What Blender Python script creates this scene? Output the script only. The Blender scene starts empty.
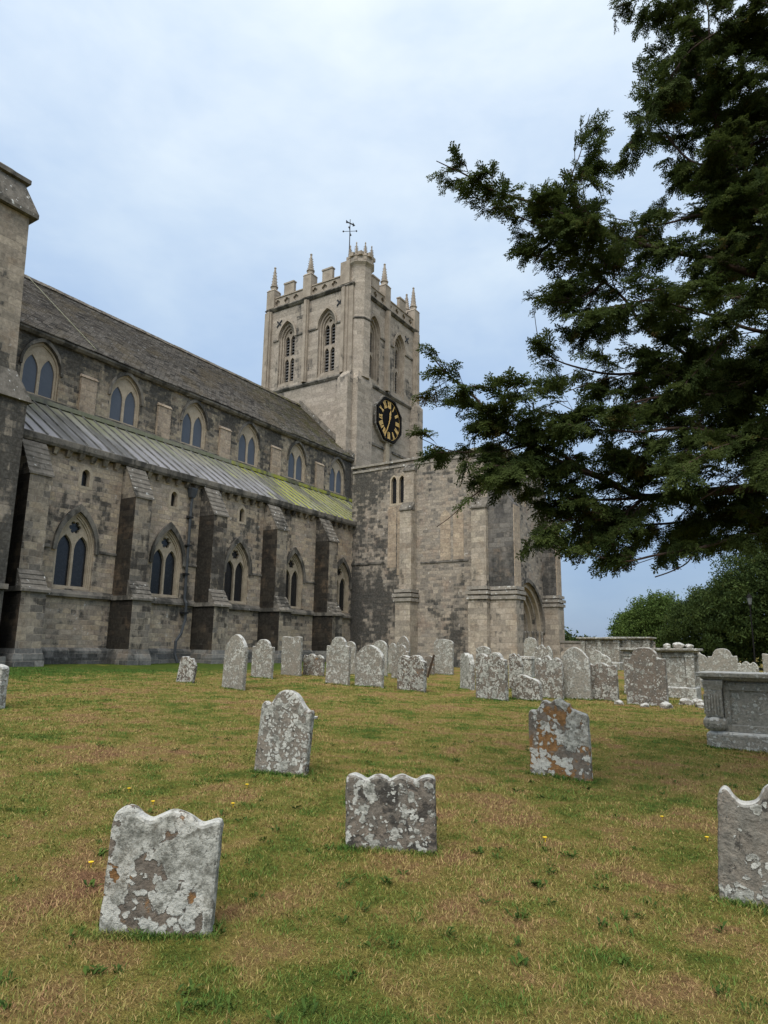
import bpy, math, random
import numpy as np
from mathutils import Vector, Matrix, Euler, noise
from mathutils.geometry import tessellate_polygon

random.seed(7)
rng = np.random.default_rng(7)
PI = math.pi
R = math.radians
scene = bpy.context.scene
COL = scene.collection

# ------------------------------------------------------------------ camera
CX, CY, F = 384.0, 512.0, 683.0
pitch, roll, yaw = R(11.31), R(.88), R(32.9)
fw = Vector((-math.sin(yaw) * math.cos(pitch), math.cos(yaw) * math.cos(pitch), math.sin(pitch)))
r0 = Vector((math.cos(yaw), math.sin(yaw), 0))
u0 = r0.cross(fw)
cr = r0 * math.cos(roll) + u0 * math.sin(roll)
cu = -r0 * math.sin(roll) + u0 * math.cos(roll)
EYE = Vector((0, 0, 1.6))
cam = bpy.data.cameras.new('camera')
camo = bpy.data.objects.new('camera', cam)
COL.objects.link(camo)
m = Matrix((cr, cu, -fw)).transposed().to_4x4()
m.translation = EYE
camo.matrix_world = m
cam.sensor_fit = 'VERTICAL'
cam.sensor_height = 24.0
cam.lens = 24.0 * F / 1024.0
cam.clip_start = .05
cam.clip_end = 3000
scene.camera = camo


def pt(px, py, d):
    """point seen at photo position (px,py), d metres away along the ground"""
    v = fw * F + cr * (px - CX) - cu * (py - CY)
    return EYE + v * (d / math.hypot(v.x, v.y))


CAMM = np.array([list(cr), list(cu), list(fw)])


def project(P):
    q = (np.asarray(P) - np.array(EYE)) @ CAMM.T
    z = np.maximum(q[:, 2], 1e-3)
    return np.stack([CX + F * q[:, 0] / z, CY - F * q[:, 1] / z, q[:, 2]], 1)


# ------------------------------------------------------------------ helpers
def sm(a, b, x):
    t = min(1, max(0, (x - a) / (b - a)))
    return t * t * (3 - 2 * t)


def gz(x, y):
    t = min(1, max(0, -x / 27))
    return .73 * t + .55 * sm(25, 40, y) * sm(-19, -14, x) + .018 * math.sin(x * .9 + 1.3) * math.sin(y * .8)


def gz_np(x, y):
    def s(a, b, v):
        t = np.clip((v - a) / (b - a), 0, 1)
        return t * t * (3 - 2 * t)
    return .73 * np.clip(-x / 27, 0, 1) + .55 * s(25, 40, y) * s(-19, -14, x) + .018 * np.sin(x * .9 + 1.3) * np.sin(y * .8)


class MB:
    def __init__(self):
        self.v = []
        self.f = []

    def add(self, vs, fs):
        o = len(self.v)
        self.v += [tuple(p) for p in vs]
        self.f += [tuple(i + o for i in q) for q in fs]
        return self

    def box(self, x0, y0, z0, x1, y1, z1):
        vs = [(x0, y0, z0), (x1, y0, z0), (x1, y1, z0), (x0, y1, z0), (x0, y0, z1), (x1, y0, z1), (x1, y1, z1), (x0, y1, z1)]
        return self.add(vs, [(0, 3, 2, 1), (4, 5, 6, 7), (0, 1, 5, 4), (1, 2, 6, 5), (2, 3, 7, 6), (3, 0, 4, 7)])

    def frustum(self, b, t):
        """b,t = (x0,y0,x1,y1,z): bottom and top rectangles"""
        vs = []
        for (x0, y0, x1, y1, z) in (b, t):
            vs += [(x0, y0, z), (x1, y0, z), (x1, y1, z), (x0, y1, z)]
        return self.add(vs, [(0, 3, 2, 1), (4, 5, 6, 7), (0, 1, 5, 4), (1, 2, 6, 5), (2, 3, 7, 6), (3, 0, 4, 7)])

    def prism(self, poly, mp, d0, d1):
        """closed polygon (u,v) through mp(u,v,d) from d0 to d1"""
        n = len(poly)
        vs = [mp(u, v, d0) for u, v in poly] + [mp(u, v, d1) for u, v in poly]
        fs = [(i, (i + 1) % n, n + (i + 1) % n, n + i) for i in range(n)]
        for tr in tessellate_polygon([[Vector((u, v, 0)) for u, v in poly]]):
            fs.append(tuple(tr))
            fs.append(tuple(n + i for i in reversed(tr)))
        return self.add(vs, fs)

    def plate(self, mp, outer, holes, d0, d1, back=False, sides=True):
        loops = [outer] + holes
        flat = [p for l in loops for p in l]
        vs = [mp(u, v, d0) for u, v in flat]
        n = len(flat)
        fs = [tuple(t) for t in tessellate_polygon([[Vector((u, v, 0)) for u, v in l] for l in loops])]
        vs += [mp(u, v, d1) for u, v in flat]
        o = 0
        if back:
            fs += [tuple(n + i for i in t) for t in list(fs)]
        for k, l in enumerate(loops):
            if k or sides:
                for i in range(len(l)):
                    a, b = o + i, o + (i + 1) % len(l)
                    fs.append((a, b, n + b, n + a))
            o += len(l)
        return self.add(vs, fs)

    def lathe(self, prof, c=(0, 0, 0), n=12, rot=0):
        k = len(prof)
        vs = []
        for i in range(n):
            a = 2 * PI * i / n + rot
            for r, z in prof:
                vs.append((c[0] + r * math.cos(a), c[1] + r * math.sin(a), c[2] + z))
        fs = []
        for i in range(n):
            j = (i + 1) % n
            for q in range(k - 1):
                fs.append((i * k + q, j * k + q, j * k + q + 1, i * k + q + 1))
        fs.append(tuple(i * k + k - 1 for i in range(n)))
        fs.append(tuple(i * k for i in reversed(range(n))))
        return self.add(vs, fs)

    def tube(self, pts, rad, n=6):
        pts = [Vector(p) for p in pts]
        rs = rad if isinstance(rad, (list, tuple)) else [rad] * len(pts)
        vs = []
        up = Vector((.13, .21, .97))
        for i, p in enumerate(pts):
            t = (pts[min(i + 1, len(pts) - 1)] - pts[max(i - 1, 0)]).normalized()
            a = t.cross(up)
            if a.length < 1e-3:
                a = t.cross(Vector((1, 0, 0)))
            a.normalize()
            b = t.cross(a)
            for k in range(n):
                w = 2 * PI * k / n
                vs.append(p + (a * math.cos(w) + b * math.sin(w)) * rs[i])
        fs = []
        for i in range(len(pts) - 1):
            for k in range(n):
                fs.append((i * n + k, i * n + (k + 1) % n, (i + 1) * n + (k + 1) % n, (i + 1) * n + k))
        fs.append(tuple(range(n)))
        fs.append(tuple((len(pts) - 1) * n + k for k in reversed(range(n))))
        return self.add(vs, fs)

    def build(self, name, mat, parent=None, loc=None, smooth=False, bevel=0, segs=1):
        me = bpy.data.meshes.new(name)
        me.from_pydata(self.v, [], self.f)
        me.validate()
        me.materials.append(mat)
        if smooth:
            me.polygons.foreach_set('use_smooth', [True] * len(me.polygons))
        o = bpy.data.objects.new(name, me)
        COL.objects.link(o)
        if parent:
            o.parent = parent
        if loc:
            o.location = loc
        if bevel:
            b = o.modifiers.new('bevel', 'BEVEL')
            b.width = bevel
            b.segments = segs
            b.limit_method = 'ANGLE'
            b.angle_limit = R(35)
        return o


def XF(X):
    return lambda u, v, d: (X - d, u, v)       # wall facing +X ; u=y v=z


def YF(Y):
    return lambda u, v, d: (u, Y + d, v)       # wall facing -Y ; u=x v=z


def rect(u0, v0, u1, v1):
    return [(u0, v0), (u1, v0), (u1, v1), (u0, v1)]


def arch_curve(c, w, vs, vt, n=9):
    a = w / 2
    h = vt - vs
    rr = (a * a + h * h) / (2 * a)
    l = []
    e = math.atan2(h, a - rr) if rr > a else math.atan2(h, a - rr)
    th1 = math.atan2(h, a - rr)         # angle at apex about left-arc centre
    for i in range(n + 1):
        t = PI + (th1 - PI) * i / n
        l.append((c - a + rr + rr * math.cos(t), vs + rr * math.sin(t)))
    r_ = [(2 * c - u, v) for u, v in reversed(l[:-1])]
    return l + r_


def arch(c, w, v0, vs, vt, n=9):
    return [(c - w / 2, v0)] + arch_curve(c, w, vs, vt, n) + [(c + w / 2, v0)]


def circle(cu_, cv, r, n=20):
    return [(cu_ + r * math.cos(2 * PI * i / n), cv + r * math.sin(2 * PI * i / n)) for i in range(n)]


def foil(cu_, cv, r, k=6, n=72, amp=.34):
    l = []
    for i in range(n):
        t = 2 * PI * i / n
        rr = r * (1 - amp + amp * abs(math.cos(k * t / 2)) ** .45)
        l.append((cu_ + rr * math.cos(t), cv + rr * math.sin(t)))
    return l


def hood(c, w, vs, vt, t, n=10, drop=.1):
    """strip of width t round an arch"""
    i = arch_curve(c, w, vs, vt, n)
    k = (w / 2 + t) / (w / 2)
    o = arch_curve(c, w + 2 * t, vs, vs + (vt - vs) * k + t * .25, n)
    return [(o[0][0], vs - drop)] + o + [(o[-1][0], vs - drop), (i[-1][0], vs - drop)] + i[::-1] + [(i[0][0], vs - drop)]


def empty(name, loc, label, cat, group=None, rz=0):
    o = bpy.data.objects.new(name, None)
    o.empty_display_size = .2
    COL.objects.link(o)
    o.location = loc
    o.rotation_euler = (0, 0, rz)
    return tag(o, label, cat, group)


def tag(o, label, cat, group=None):
    o['label'] = label
    o['category'] = cat
    if group:
        o['group'] = group
    return o


def dup(o, parent, loc):
    c = o.copy()
    COL.objects.link(c)
    c.parent = parent
    c.location = loc
    return c


# ------------------------------------------------------------------ materials
class NT:
    def __init__(self, name):
        self.m = bpy.data.materials.new(name)
        self.m.use_nodes = True
        self.t = self.m.node_tree
        self.t.nodes.clear()
        self.out = self.n('ShaderNodeOutputMaterial')
        self.b = self.n('ShaderNodeBsdfPrincipled')
        self.l(self.b.outputs[0], self.out.inputs[0])

    def n(self, typ, **kw):
        x = self.t.nodes.new(typ)
        for k, v in kw.items():
            setattr(x, k, v)
        return x

    def l(self, a, b):
        self.t.links.new(a, b)

    def put(self, sock, v):
        if hasattr(v, 'node'):
            self.l(v, sock)
        else:
            if isinstance(v, (tuple, list)) and len(v) == 3 and sock.type == 'RGBA':
                v = (*v, 1)
            sock.default_value = v

    def math(self, op, a, b=0, c=None, clamp=False):
        x = self.n('ShaderNodeMath', operation=op, use_clamp=clamp)
        self.put(x.inputs[0], a)
        self.put(x.inputs[1], b)
        if c is not None:
            self.put(x.inputs[2], c)
        return x.outputs[0]

    def mix(self, f, a, b, mode='MIX'):
        x = self.n('ShaderNodeMix', data_type='RGBA', blend_type=mode)
        self.put(x.inputs[0], f)
        self.put(x.inputs[6], a)
        self.put(x.inputs[7], b)
        return x.outputs[2]

    def noise(self, vec, scale, detail=4, rough=.55, dist=0):
        x = self.n('ShaderNodeTexNoise')
        if vec is not None:
            self.l(vec, x.inputs['Vector'])
        x.inputs['Scale'].default_value = scale
        x.inputs['Detail'].default_value = detail
        x.inputs['Roughness'].default_value = rough
        x.inputs['Distortion'].default_value = dist
        return x.outputs[0]

    def noisec(self, vec, scale, detail=2):
        x = self.n('ShaderNodeTexNoise')
        if vec is not None:
            self.l(vec, x.inputs['Vector'])
        x.inputs['Scale'].default_value = scale
        x.inputs['Detail'].default_value = detail
        return x.outputs[1]

    def ramp(self, f, stops, interp='LINEAR'):
        x = self.n('ShaderNodeValToRGB')
        x.color_ramp.interpolation = interp
        e = x.color_ramp.elements
        while len(e) < len(stops):
            e.new(.5)
        for i, (p, c) in enumerate(stops):
            e[i].position = p
            e[i].color = (*c, 1) if isinstance(c, (tuple, list)) else (c, c, c, 1)
        self.l(f, x.inputs[0])
        return x.outputs[0]

    def step(self, f, a, b):
        x = self.n('ShaderNodeMapRange', interpolation_type='SMOOTHSTEP')
        self.put(x.inputs[0], f)
        self.put(x.inputs[1], a)
        self.put(x.inputs[2], b)
        return x.outputs[0]

    def scale(self, vec, s):
        x = self.n('ShaderNodeMapping')
        self.l(vec, x.inputs[0])
        x.inputs['Scale'].default_value = s
        return x.outputs[0]

    def pos(self):
        return self.n('ShaderNodeNewGeometry').outputs['Position']

    def objattr(self, name):
        x = self.n('ShaderNodeAttribute', attribute_type='OBJECT', attribute_name=name)
        return x.outputs['Fac']

    def bump(self, h, dist, strength=1.0):
        x = self.n('ShaderNodeBump')
        x.inputs['Strength'].default_value = strength
        x.inputs['Distance'].default_value = dist
        self.l(h, x.inputs['Height'])
        self.l(x.outputs[0], self.b.inputs['Normal'])
        return x


def masonry(name, cols, bw=.5, bh=.26, mortar=(.33, .29, .24), msize=.012, wob=.05, stain=.5, stain_col=(.03, .03, .028),
            zdark=None, pale=.05, rough=.92, streak=.42, region=None, bump=.02, tint=(.20, .14, .09), jag=.75, greyw=0):
    t = NT(name)
    geo = t.n('ShaderNodeNewGeometry')
    P = geo.outputs['Position']
    sp = t.n('ShaderNodeSeparateXYZ')
    t.l(P, sp.inputs[0])
    sn = t.n('ShaderNodeSeparateXYZ')
    t.l(geo.outputs['True Normal'], sn.inputs[0])
    gt = t.math('GREATER_THAN', t.math('ABSOLUTE', sn.outputs[0]), t.math('ABSOLUTE', sn.outputs[1]))
    mx = t.n('ShaderNodeMix', data_type='FLOAT')
    t.l(gt, mx.inputs[0])
    t.l(sp.outputs[0], mx.inputs[2])
    t.l(sp.outputs[1], mx.inputs[3])
    w1 = t.noise(P, .8, 2)
    w2 = t.noise(P, 2.7, 2)
    wv = t.math('MULTIPLY', t.math('SUBTRACT', w2, .5), wob * 2)
    vv = t.math('ADD', t.math('ADD', sp.outputs[2], wv), t.math('MULTIPLY', t.math('SUBTRACT', w1, .5), wob * 3))
    uu = t.math('ADD', mx.outputs[0], t.math('MULTIPLY', t.math('SUBTRACT', t.noise(P, 1.9, 2), .5), wob * 4))
    cb = t.n('ShaderNodeCombineXYZ')
    t.l(uu, cb.inputs[0])
    t.l(vv, cb.inputs[1])
    br = t.n('ShaderNodeTexBrick')
    t.l(cb.outputs[0], br.inputs['Vector'])
    br.inputs['Scale'].default_value = 1
    br.inputs['Brick Width'].default_value = bw
    br.inputs['Row Height'].default_value = bh
    br.inputs['Mortar Size'].default_value = msize
    br.inputs['Mortar Smooth'].default_value = .4
    br.inputs['Color1'].default_value = (0, 0, 0, 1)
    br.inputs['Color2'].default_value = (1, 1, 1, 1)
    br.inputs['Mortar'].default_value = (.5, .5, .5, 1)
    br.offset_frequency = 2
    br.squash = 1.35
    br.squash_frequency = 3
    n_ = len(cols)
    base = t.ramp(br.outputs[0], [((i + .5) / n_, c) for i, c in enumerate(cols)])
    base = t.mix(1.0, base, t.ramp(t.math('FRACT', t.math('MULTIPLY', br.outputs[0], 7.3)), [(0, .87), (1, 1.13)]), 'MULTIPLY')
    fine = t.noise(P, 9, 5, .65)
    base = t.mix(t.step(t.noise(P, 1.4, 4), .45, .75), base, tint, 'MIX') if greyw else t.mix(t.math('MULTIPLY', t.step(t.noise(P, 1.1, 4), .5, .72), .45), base, tint)
    base = t.mix(.5, base, t.ramp(fine, [(.3, .55), (.7, 1.35)]), 'MULTIPLY')
    base = t.mix(.55, base, t.ramp(t.noise(P, 4.5, 6, .72), [(.3, .7), (.7, 1.4)]), 'MULTIPLY')
    base = t.mix(t.math('MULTIPLY', br.outputs[1], .6), base, mortar)
    # pale lichen and salt marks, block sized
    pl = t.math('MULTIPLY', t.step(t.noise(P, 3.2, 3, .6), .66, .70), t.step(br.outputs[0], .35, .5))
    base = t.mix(t.math('MULTIPLY', pl, min(1, pale * 8)), base, (.5, .47, .42))
    # black crust
    s1 = t.math('ADD', t.math('MULTIPLY', t.math('SUBTRACT', t.noise(t.scale(P, (.42, .42, .2)), 1, 4, .6), .5), 1.7), .5)
    s2 = t.noise(t.scale(P, (1.9, 1.9, .28)), 1, 5, .65)
    s3 = t.math('MULTIPLY', t.math('SUBTRACT', br.outputs[0], .5), jag * .25)
    sv = t.math('ADD', t.math('ADD', t.math('MULTIPLY', s1, .6), t.math('MULTIPLY', s2, streak)), s3)
    sv = t.math('ADD', sv, t.math('MULTIPLY', t.math('SUBTRACT', fine, .5), .25))
    if zdark:                       # height band where algae has blackened the blocks
        z0, z1, amt = zdark
        sv = t.math('ADD', sv, t.math('MULTIPLY', t.step(sp.outputs[2], z0, z1), amt))
    if region:                      # one stained area on a wall: axis, centre, half width, z, half height, amount
        for ax, c, hw, zc, hh, amt in region:
            a = t.math('SUBTRACT', 1, t.math('MULTIPLY', t.math('ABSOLUTE', t.math('SUBTRACT', sp.outputs[ax], c)), 1 / hw))
            b = t.math('SUBTRACT', 1, t.math('MULTIPLY', t.math('ABSOLUTE', t.math('SUBTRACT', sp.outputs[2], zc)), 1 / hh))
            q = t.step(t.math('MINIMUM', a, b), 0, .8)
            sv = t.math('ADD', sv, t.math('MULTIPLY', q, amt))
    lo = .735 - .4 * stain
    sv = t.math('ADD', sv, t.math('MULTIPLY', t.math('SUBTRACT', t.noise(P, 3.6, 5, .7), .5), .42))
    sf = t.step(sv, lo, lo + .17)
    base = t.mix(t.math('MULTIPLY', sf, .88), base, t.mix(t.step(fine, .4, .7), stain_col, [min(1, c * 2.4) for c in stain_col]))
    t.l(base, t.b.inputs['Base Color'])
    t.b.inputs['Roughness'].default_value = rough
    t.b.inputs['Specular IOR Level'].default_value = .2
    h = t.math('SUBTRACT', t.math('ADD', t.math('MULTIPLY', fine, .5), t.math('MULTIPLY', br.outputs[0], .45)), t.math('MULTIPLY', br.outputs[1], .7))
    t.bump(h, bump)
    return t.m


def plain_stone(name, col, col2, scale=3, stain=.4, stain_col=(.035, .034, .03), bump=.012, white=0):
    t = NT(name)
    P = t.pos()
    base = t.mix(t.step(t.noise(P, scale, 4), .35, .65), col, col2)
    fine = t.noise(P, 14, 5, .65)
    base = t.mix(.5, base, t.ramp(fine, [(.3, .6), (.7, 1.3)]), 'MULTIPLY')
    s = t.noise(t.scale(P, (.8, .8, .4)), 1.5, 5, .65)
    base = t.mix(t.math('MULTIPLY', t.step(s, .75 - .4 * stain, .9 - .4 * stain), .85), base, stain_col)
    if white:
        base = t.mix(t.step(t.noise(P, 5, 4, .6), .72 - white * .3, .76 - white * .3), base, (.55, .55, .52))
    t.l(base, t.b.inputs['Base Color'])
    t.b.inputs['Roughness'].default_value = .92
    t.b.inputs['Specular IOR Level'].default_value = .2
    t.bump(fine, bump)
    return t.m


def flat_mat(name, col, rough=.6, metal=0, var=.25, spec=.4, scale=6):
    t = NT(name)
    n = t.noise(t.pos(), scale, 4, .6)
    base = t.mix(1.0, col, t.ramp(n, [(.3, 1 - var), (.7, 1 + var)]), 'MULTIPLY')
    t.l(base, t.b.inputs['Base Color'])
    t.b.inputs['Roughness'].default_value = rough
    t.b.inputs['Metallic'].default_value = metal
    t.b.inputs['Specular IOR Level'].default_value = spec
    return t.m


M = {}
M['aisle'] = masonry('aisle_masonry', [(.27, .225, .175), (.36, .295, .215), (.41, .33, .235), (.33, .275, .22), (.45, .37, .27), (.27, .235, .19), (.38, .305, .235)],
                     bw=.42, bh=.22, wob=.05, stain=.51, pale=.12, region=[(2, 7.6, .1, 7.6, 2.2, 0)], tint=(.25, .17, .11))
M['cler'] = masonry('clerestory_masonry', [(.17, .15, .12), (.27, .23, .165), (.36, .30, .21), (.24, .20, .155), (.38, .315, .225), (.21, .18, .145)],
                    bw=.4, bh=.19, wob=.06, stain=.57, zdark=(13.9, 15.6, .13), pale=.06)
M['buttress'] = masonry('buttress_masonry', [(.15, .135, .115), (.24, .205, .16), (.32, .27, .2), (.2, .175, .145), (.28, .24, .185)],
                        bw=.5, bh=.28, stain=.69, stain_col=(.02, .019, .018), pale=.05)
M['flank'] = masonry('dark_flank_masonry', [(.02, .017, .014), (.032, .027, .021), (.045, .037, .028), (.026, .022, .018)], bw=.5, bh=.28, stain=.7, stain_col=(.018, .016, .013), pale=.01, mortar=(.05, .043, .034), wob=.05)  # near-black masonry for one side of each aisle buttress
M['plinth'] = masonry('plinth_masonry', [(.10, .10, .095), (.17, .165, .15), (.22, .21, .19), (.13, .13, .12)], bw=.8, bh=.3, stain=.55, pale=.05)
M['tower'] = masonry('tower_ashlar', [(.27, .235, .19), (.345, .30, .245), (.315, .27, .222), (.365, .317, .26), (.29, .25, .205), (.33, .285, .232)],
                     bw=.85, bh=.38, mortar=(.3, .265, .22), msize=.01, wob=.015, stain=.40, pale=.0, tint=(.28, .235, .185), jag=.45, bump=.012)
M['porch'] = masonry('porch_masonry', [(.20, .178, .15), (.28, .245, .2), (.34, .29, .23), (.25, .22, .185), (.31, .265, .21), (.23, .205, .175)],
                    bw=.38, bh=.2, wob=.055, stain=.52, pale=.09, tint=(.27, .19, .14),
                     region=[(0, -26.2, 3.2, 4.0, 4.6, .24), (0, -26.2, 4.2, 11.4, 5.2, .15), (0, -20.5, 1.8, 3.0, 2.0, .14)])
M['porch_butt'] = masonry('porch_buttress_ashlar', [(.27, .235, .19), (.36, .31, .25), (.31, .265, .21), (.38, .33, .26)],
                          bw=.6, bh=.34, wob=.02, stain=.38, pale=.04)
M['porch_dark'] = masonry('porch_dark_masonry', [(.09, .085, .08), (.16, .148, .132), (.12, .112, .104), (.19, .17, .148)], mortar=(.16, .145, .125),
                          bw=.5, bh=.3, wob=.02, stain=.66, pale=.02)  # darker masonry for the angle buttress bodies
M['transept'] = masonry('transept_masonry', [(.25, .215, .17), (.33, .28, .22), (.29, .245, .195), (.36, .305, .235)], bw=.7, bh=.34, wob=.02,
                        stain=.46, zdark=(12.9, 10.5, .26), pale=.05)
M['dress'] = plain_stone('dressed_stone', (.43, .36, .27), (.34, .285, .21), 2.5, .25)
M['dress_t'] = plain_stone('tower_dressed_stone', (.35, .30, .24), (.26, .22, .175), 1.5, .36)
M['string'] = plain_stone('string_stone', (.13, .12, .105), (.2, .18, .15), 2, .75, white=.12)
M['weather'] = plain_stone('weathering_stone', (.12, .108, .09), (.18, .163, .138), 3, .65, white=.28)
M['moulding'] = plain_stone('lichened_moulding', (.22, .2, .17), (.3, .27, .23), 3, .5, white=.4)
M['infill'] = masonry('infill_masonry', [(.31, .25, .19), (.37, .30, .22), (.34, .27, .2)], bw=.5, bh=.3, stain=.2, pale=.02)
M['darkglass'] = flat_mat('dark_glass', (.012, .013, .015), .25, 0, .4, .5)
M['iron'] = flat_mat('black_iron', (.02, .021, .023), .55, .2)
M['pipe'] = flat_mat('lead_grey_pipe', (.045, .05, .055), .6)
M['gold'] = flat_mat('gilt', (.62, .40, .12), .45, .3, .15)
M['dial'] = flat_mat('black_dial', (.008, .008, .008), .9, 0, .25, .08)
M['rim'] = flat_mat('clock_rim', (.010, .0095, .009), .85, 0, .25, .1)
M['wood'] = flat_mat('dark_oak', (.05, .032, .02), .7)
M['louvre'] = flat_mat('louvre_slate', (.1, .1, .1), .8)
M['void'] = flat_mat('dark_interior', (.008, .008, .008), .95)


def glazing():
    t = NT('blue_grey_glazing')
    P = t.pos()
    n = t.noise(P, .7, 3)
    c = t.mix(n, (.050, .058, .072), (.08, .09, .108))
    t.l(c, t.b.inputs['Base Color'])
    t.b.inputs['Roughness'].default_value = .35
    t.b.inputs['Specular IOR Level'].default_value = .5
    t.bump(t.noise(P, 2.2, 3), .02)
    return t.m


M['glaze'] = glazing()


def lead():
    t = NT('lead_sheet')
    P = t.pos()
    sp = t.n('ShaderNodeSeparateXYZ')
    t.l(P, sp.inputs[0])
    st = t.scale(P, (.18, 2.2, .18))
    n1 = t.noise(st, 1, 4, .6)
    pan = t.n('ShaderNodeTexWhiteNoise', noise_dimensions='1D')
    t.l(t.math('FLOOR', t.math('DIVIDE', sp.outputs[1], .66)), pan.inputs['W'])
    base = t.mix(n1, (.15, .15, .16), (.36, .355, .38))
    base = t.mix(t.math('MULTIPLY', pan.outputs[0], .6), base, (.10, .098, .09))
    # algae on the upper part of each sheet, rusty tints
    up = t.step(t.math('ADD', sp.outputs[2], t.math('MULTIPLY', t.noise(t.scale(P, (.3, 1.6, .3)), 1, 4), 2.6)), 12.6, 14.2)
    base = t.mix(t.math('MULTIPLY', up, .7), base, t.mix(pan.outputs[0], (.20, .19, .10), (.16, .18, .07)))
    # bright yellow-green lichen towards the west end
    w = t.math('ADD', t.step(sp.outputs[1], 23, 39), t.math('MULTIPLY', t.math('SUBTRACT', t.noise(t.scale(P, (.25, 1.1, .25)), 1, 4, .6), .5), 2.4))
    base = t.mix(t.math('MULTIPLY', t.step(w, .42, .85), .9), base, t.mix(n1, (.16, .18, .02), (.40, .40, .045)))
    dk = t.step(t.noise(t.scale(P, (.12, .55, .12)), 1, 3, .6), .54, .64)
    base = t.mix(t.math('MULTIPLY', dk, .8), base, (.07, .07, .065))
    base = t.mix(.4, base, t.ramp(t.noise(t.scale(P, (.6, 6, .6)), 1.5, 4), [(.3, .6), (.7, 1.3)]), 'MULTIPLY')
    t.l(base, t.b.inputs['Base Color'])
    t.b.inputs['Roughness'].default_value = .62
    t.b.inputs['Specular IOR Level'].default_value = .35
    t.bump(t.noise(P, 3, 3), .01)
    return t.m


M['lead'] = lead()
M['leadroll'] = flat_mat('dark_lead_roll', (.13, .13, .125), .7, 0, .5, .4, 2)


def tiles():
    t = NT('stone_tile_roof')
    P = t.pos()
    sp = t.n('ShaderNodeSeparateXYZ')
    t.l(P, sp.inputs[0])
    cb = t.n('ShaderNodeCombineXYZ')
    t.l(sp.outputs[1], cb.inputs[0])
    t.l(t.math('MULTIPLY', sp.outputs[2], 1.4), cb.inputs[1])
    br = t.n('ShaderNodeTexBrick')
    t.l(cb.outputs[0], br.inputs['Vector'])
    br.inputs['Scale'].default_value = 1
    br.inputs['Brick Width'].default_value = .34
    br.inputs['Row Height'].default_value = .24
    br.inputs['Mortar Size'].default_value = .012
    br.inputs['Color1'].default_value = (0, 0, 0, 1)
    br.inputs['Color2'].default_value = (1, 1, 1, 1)
    br.inputs['Mortar'].default_value = (0, 0, 0, 1)
    base = t.ramp(br.outputs[0], [(0, (.055, .05, .045)), (.3, (.13, .115, .1)), (.6, (.2, .18, .155)), (1, (.115, .1, .085))])
    n1 = t.noise(P, .5, 4)
    base = t.mix(t.math('MULTIPLY', t.step(n1, .45, .65), .5), base, (.16, .125, .075))
    base = t.mix(t.step(t.noise(P, 5, 4, .65), .6, .7), base, (.3, .29, .27))
    mo = t.math('MULTIPLY', t.step(sp.outputs[1], 32, 44), t.step(t.noise(P, 1.2, 5, .6), .42, .6))
    base = t.mix(t.math('MULTIPLY', mo, .8), base, (.09, .085, .03))
    base = t.mix(.5, base, t.ramp(t.noise(P, 11, 4), [(.3, .55), (.7, 1.35)]), 'MULTIPLY')
    t.l(base, t.b.inputs['Base Color'])
    t.b.inputs['Roughness'].default_value = .9
    t.b.inputs['Specular IOR Level'].default_value = .2
    t.bump(t.math('ADD', br.outputs[0], t.noise(P, 12, 4)), .03)
    return t.m


M['tile'] = tiles()


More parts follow.
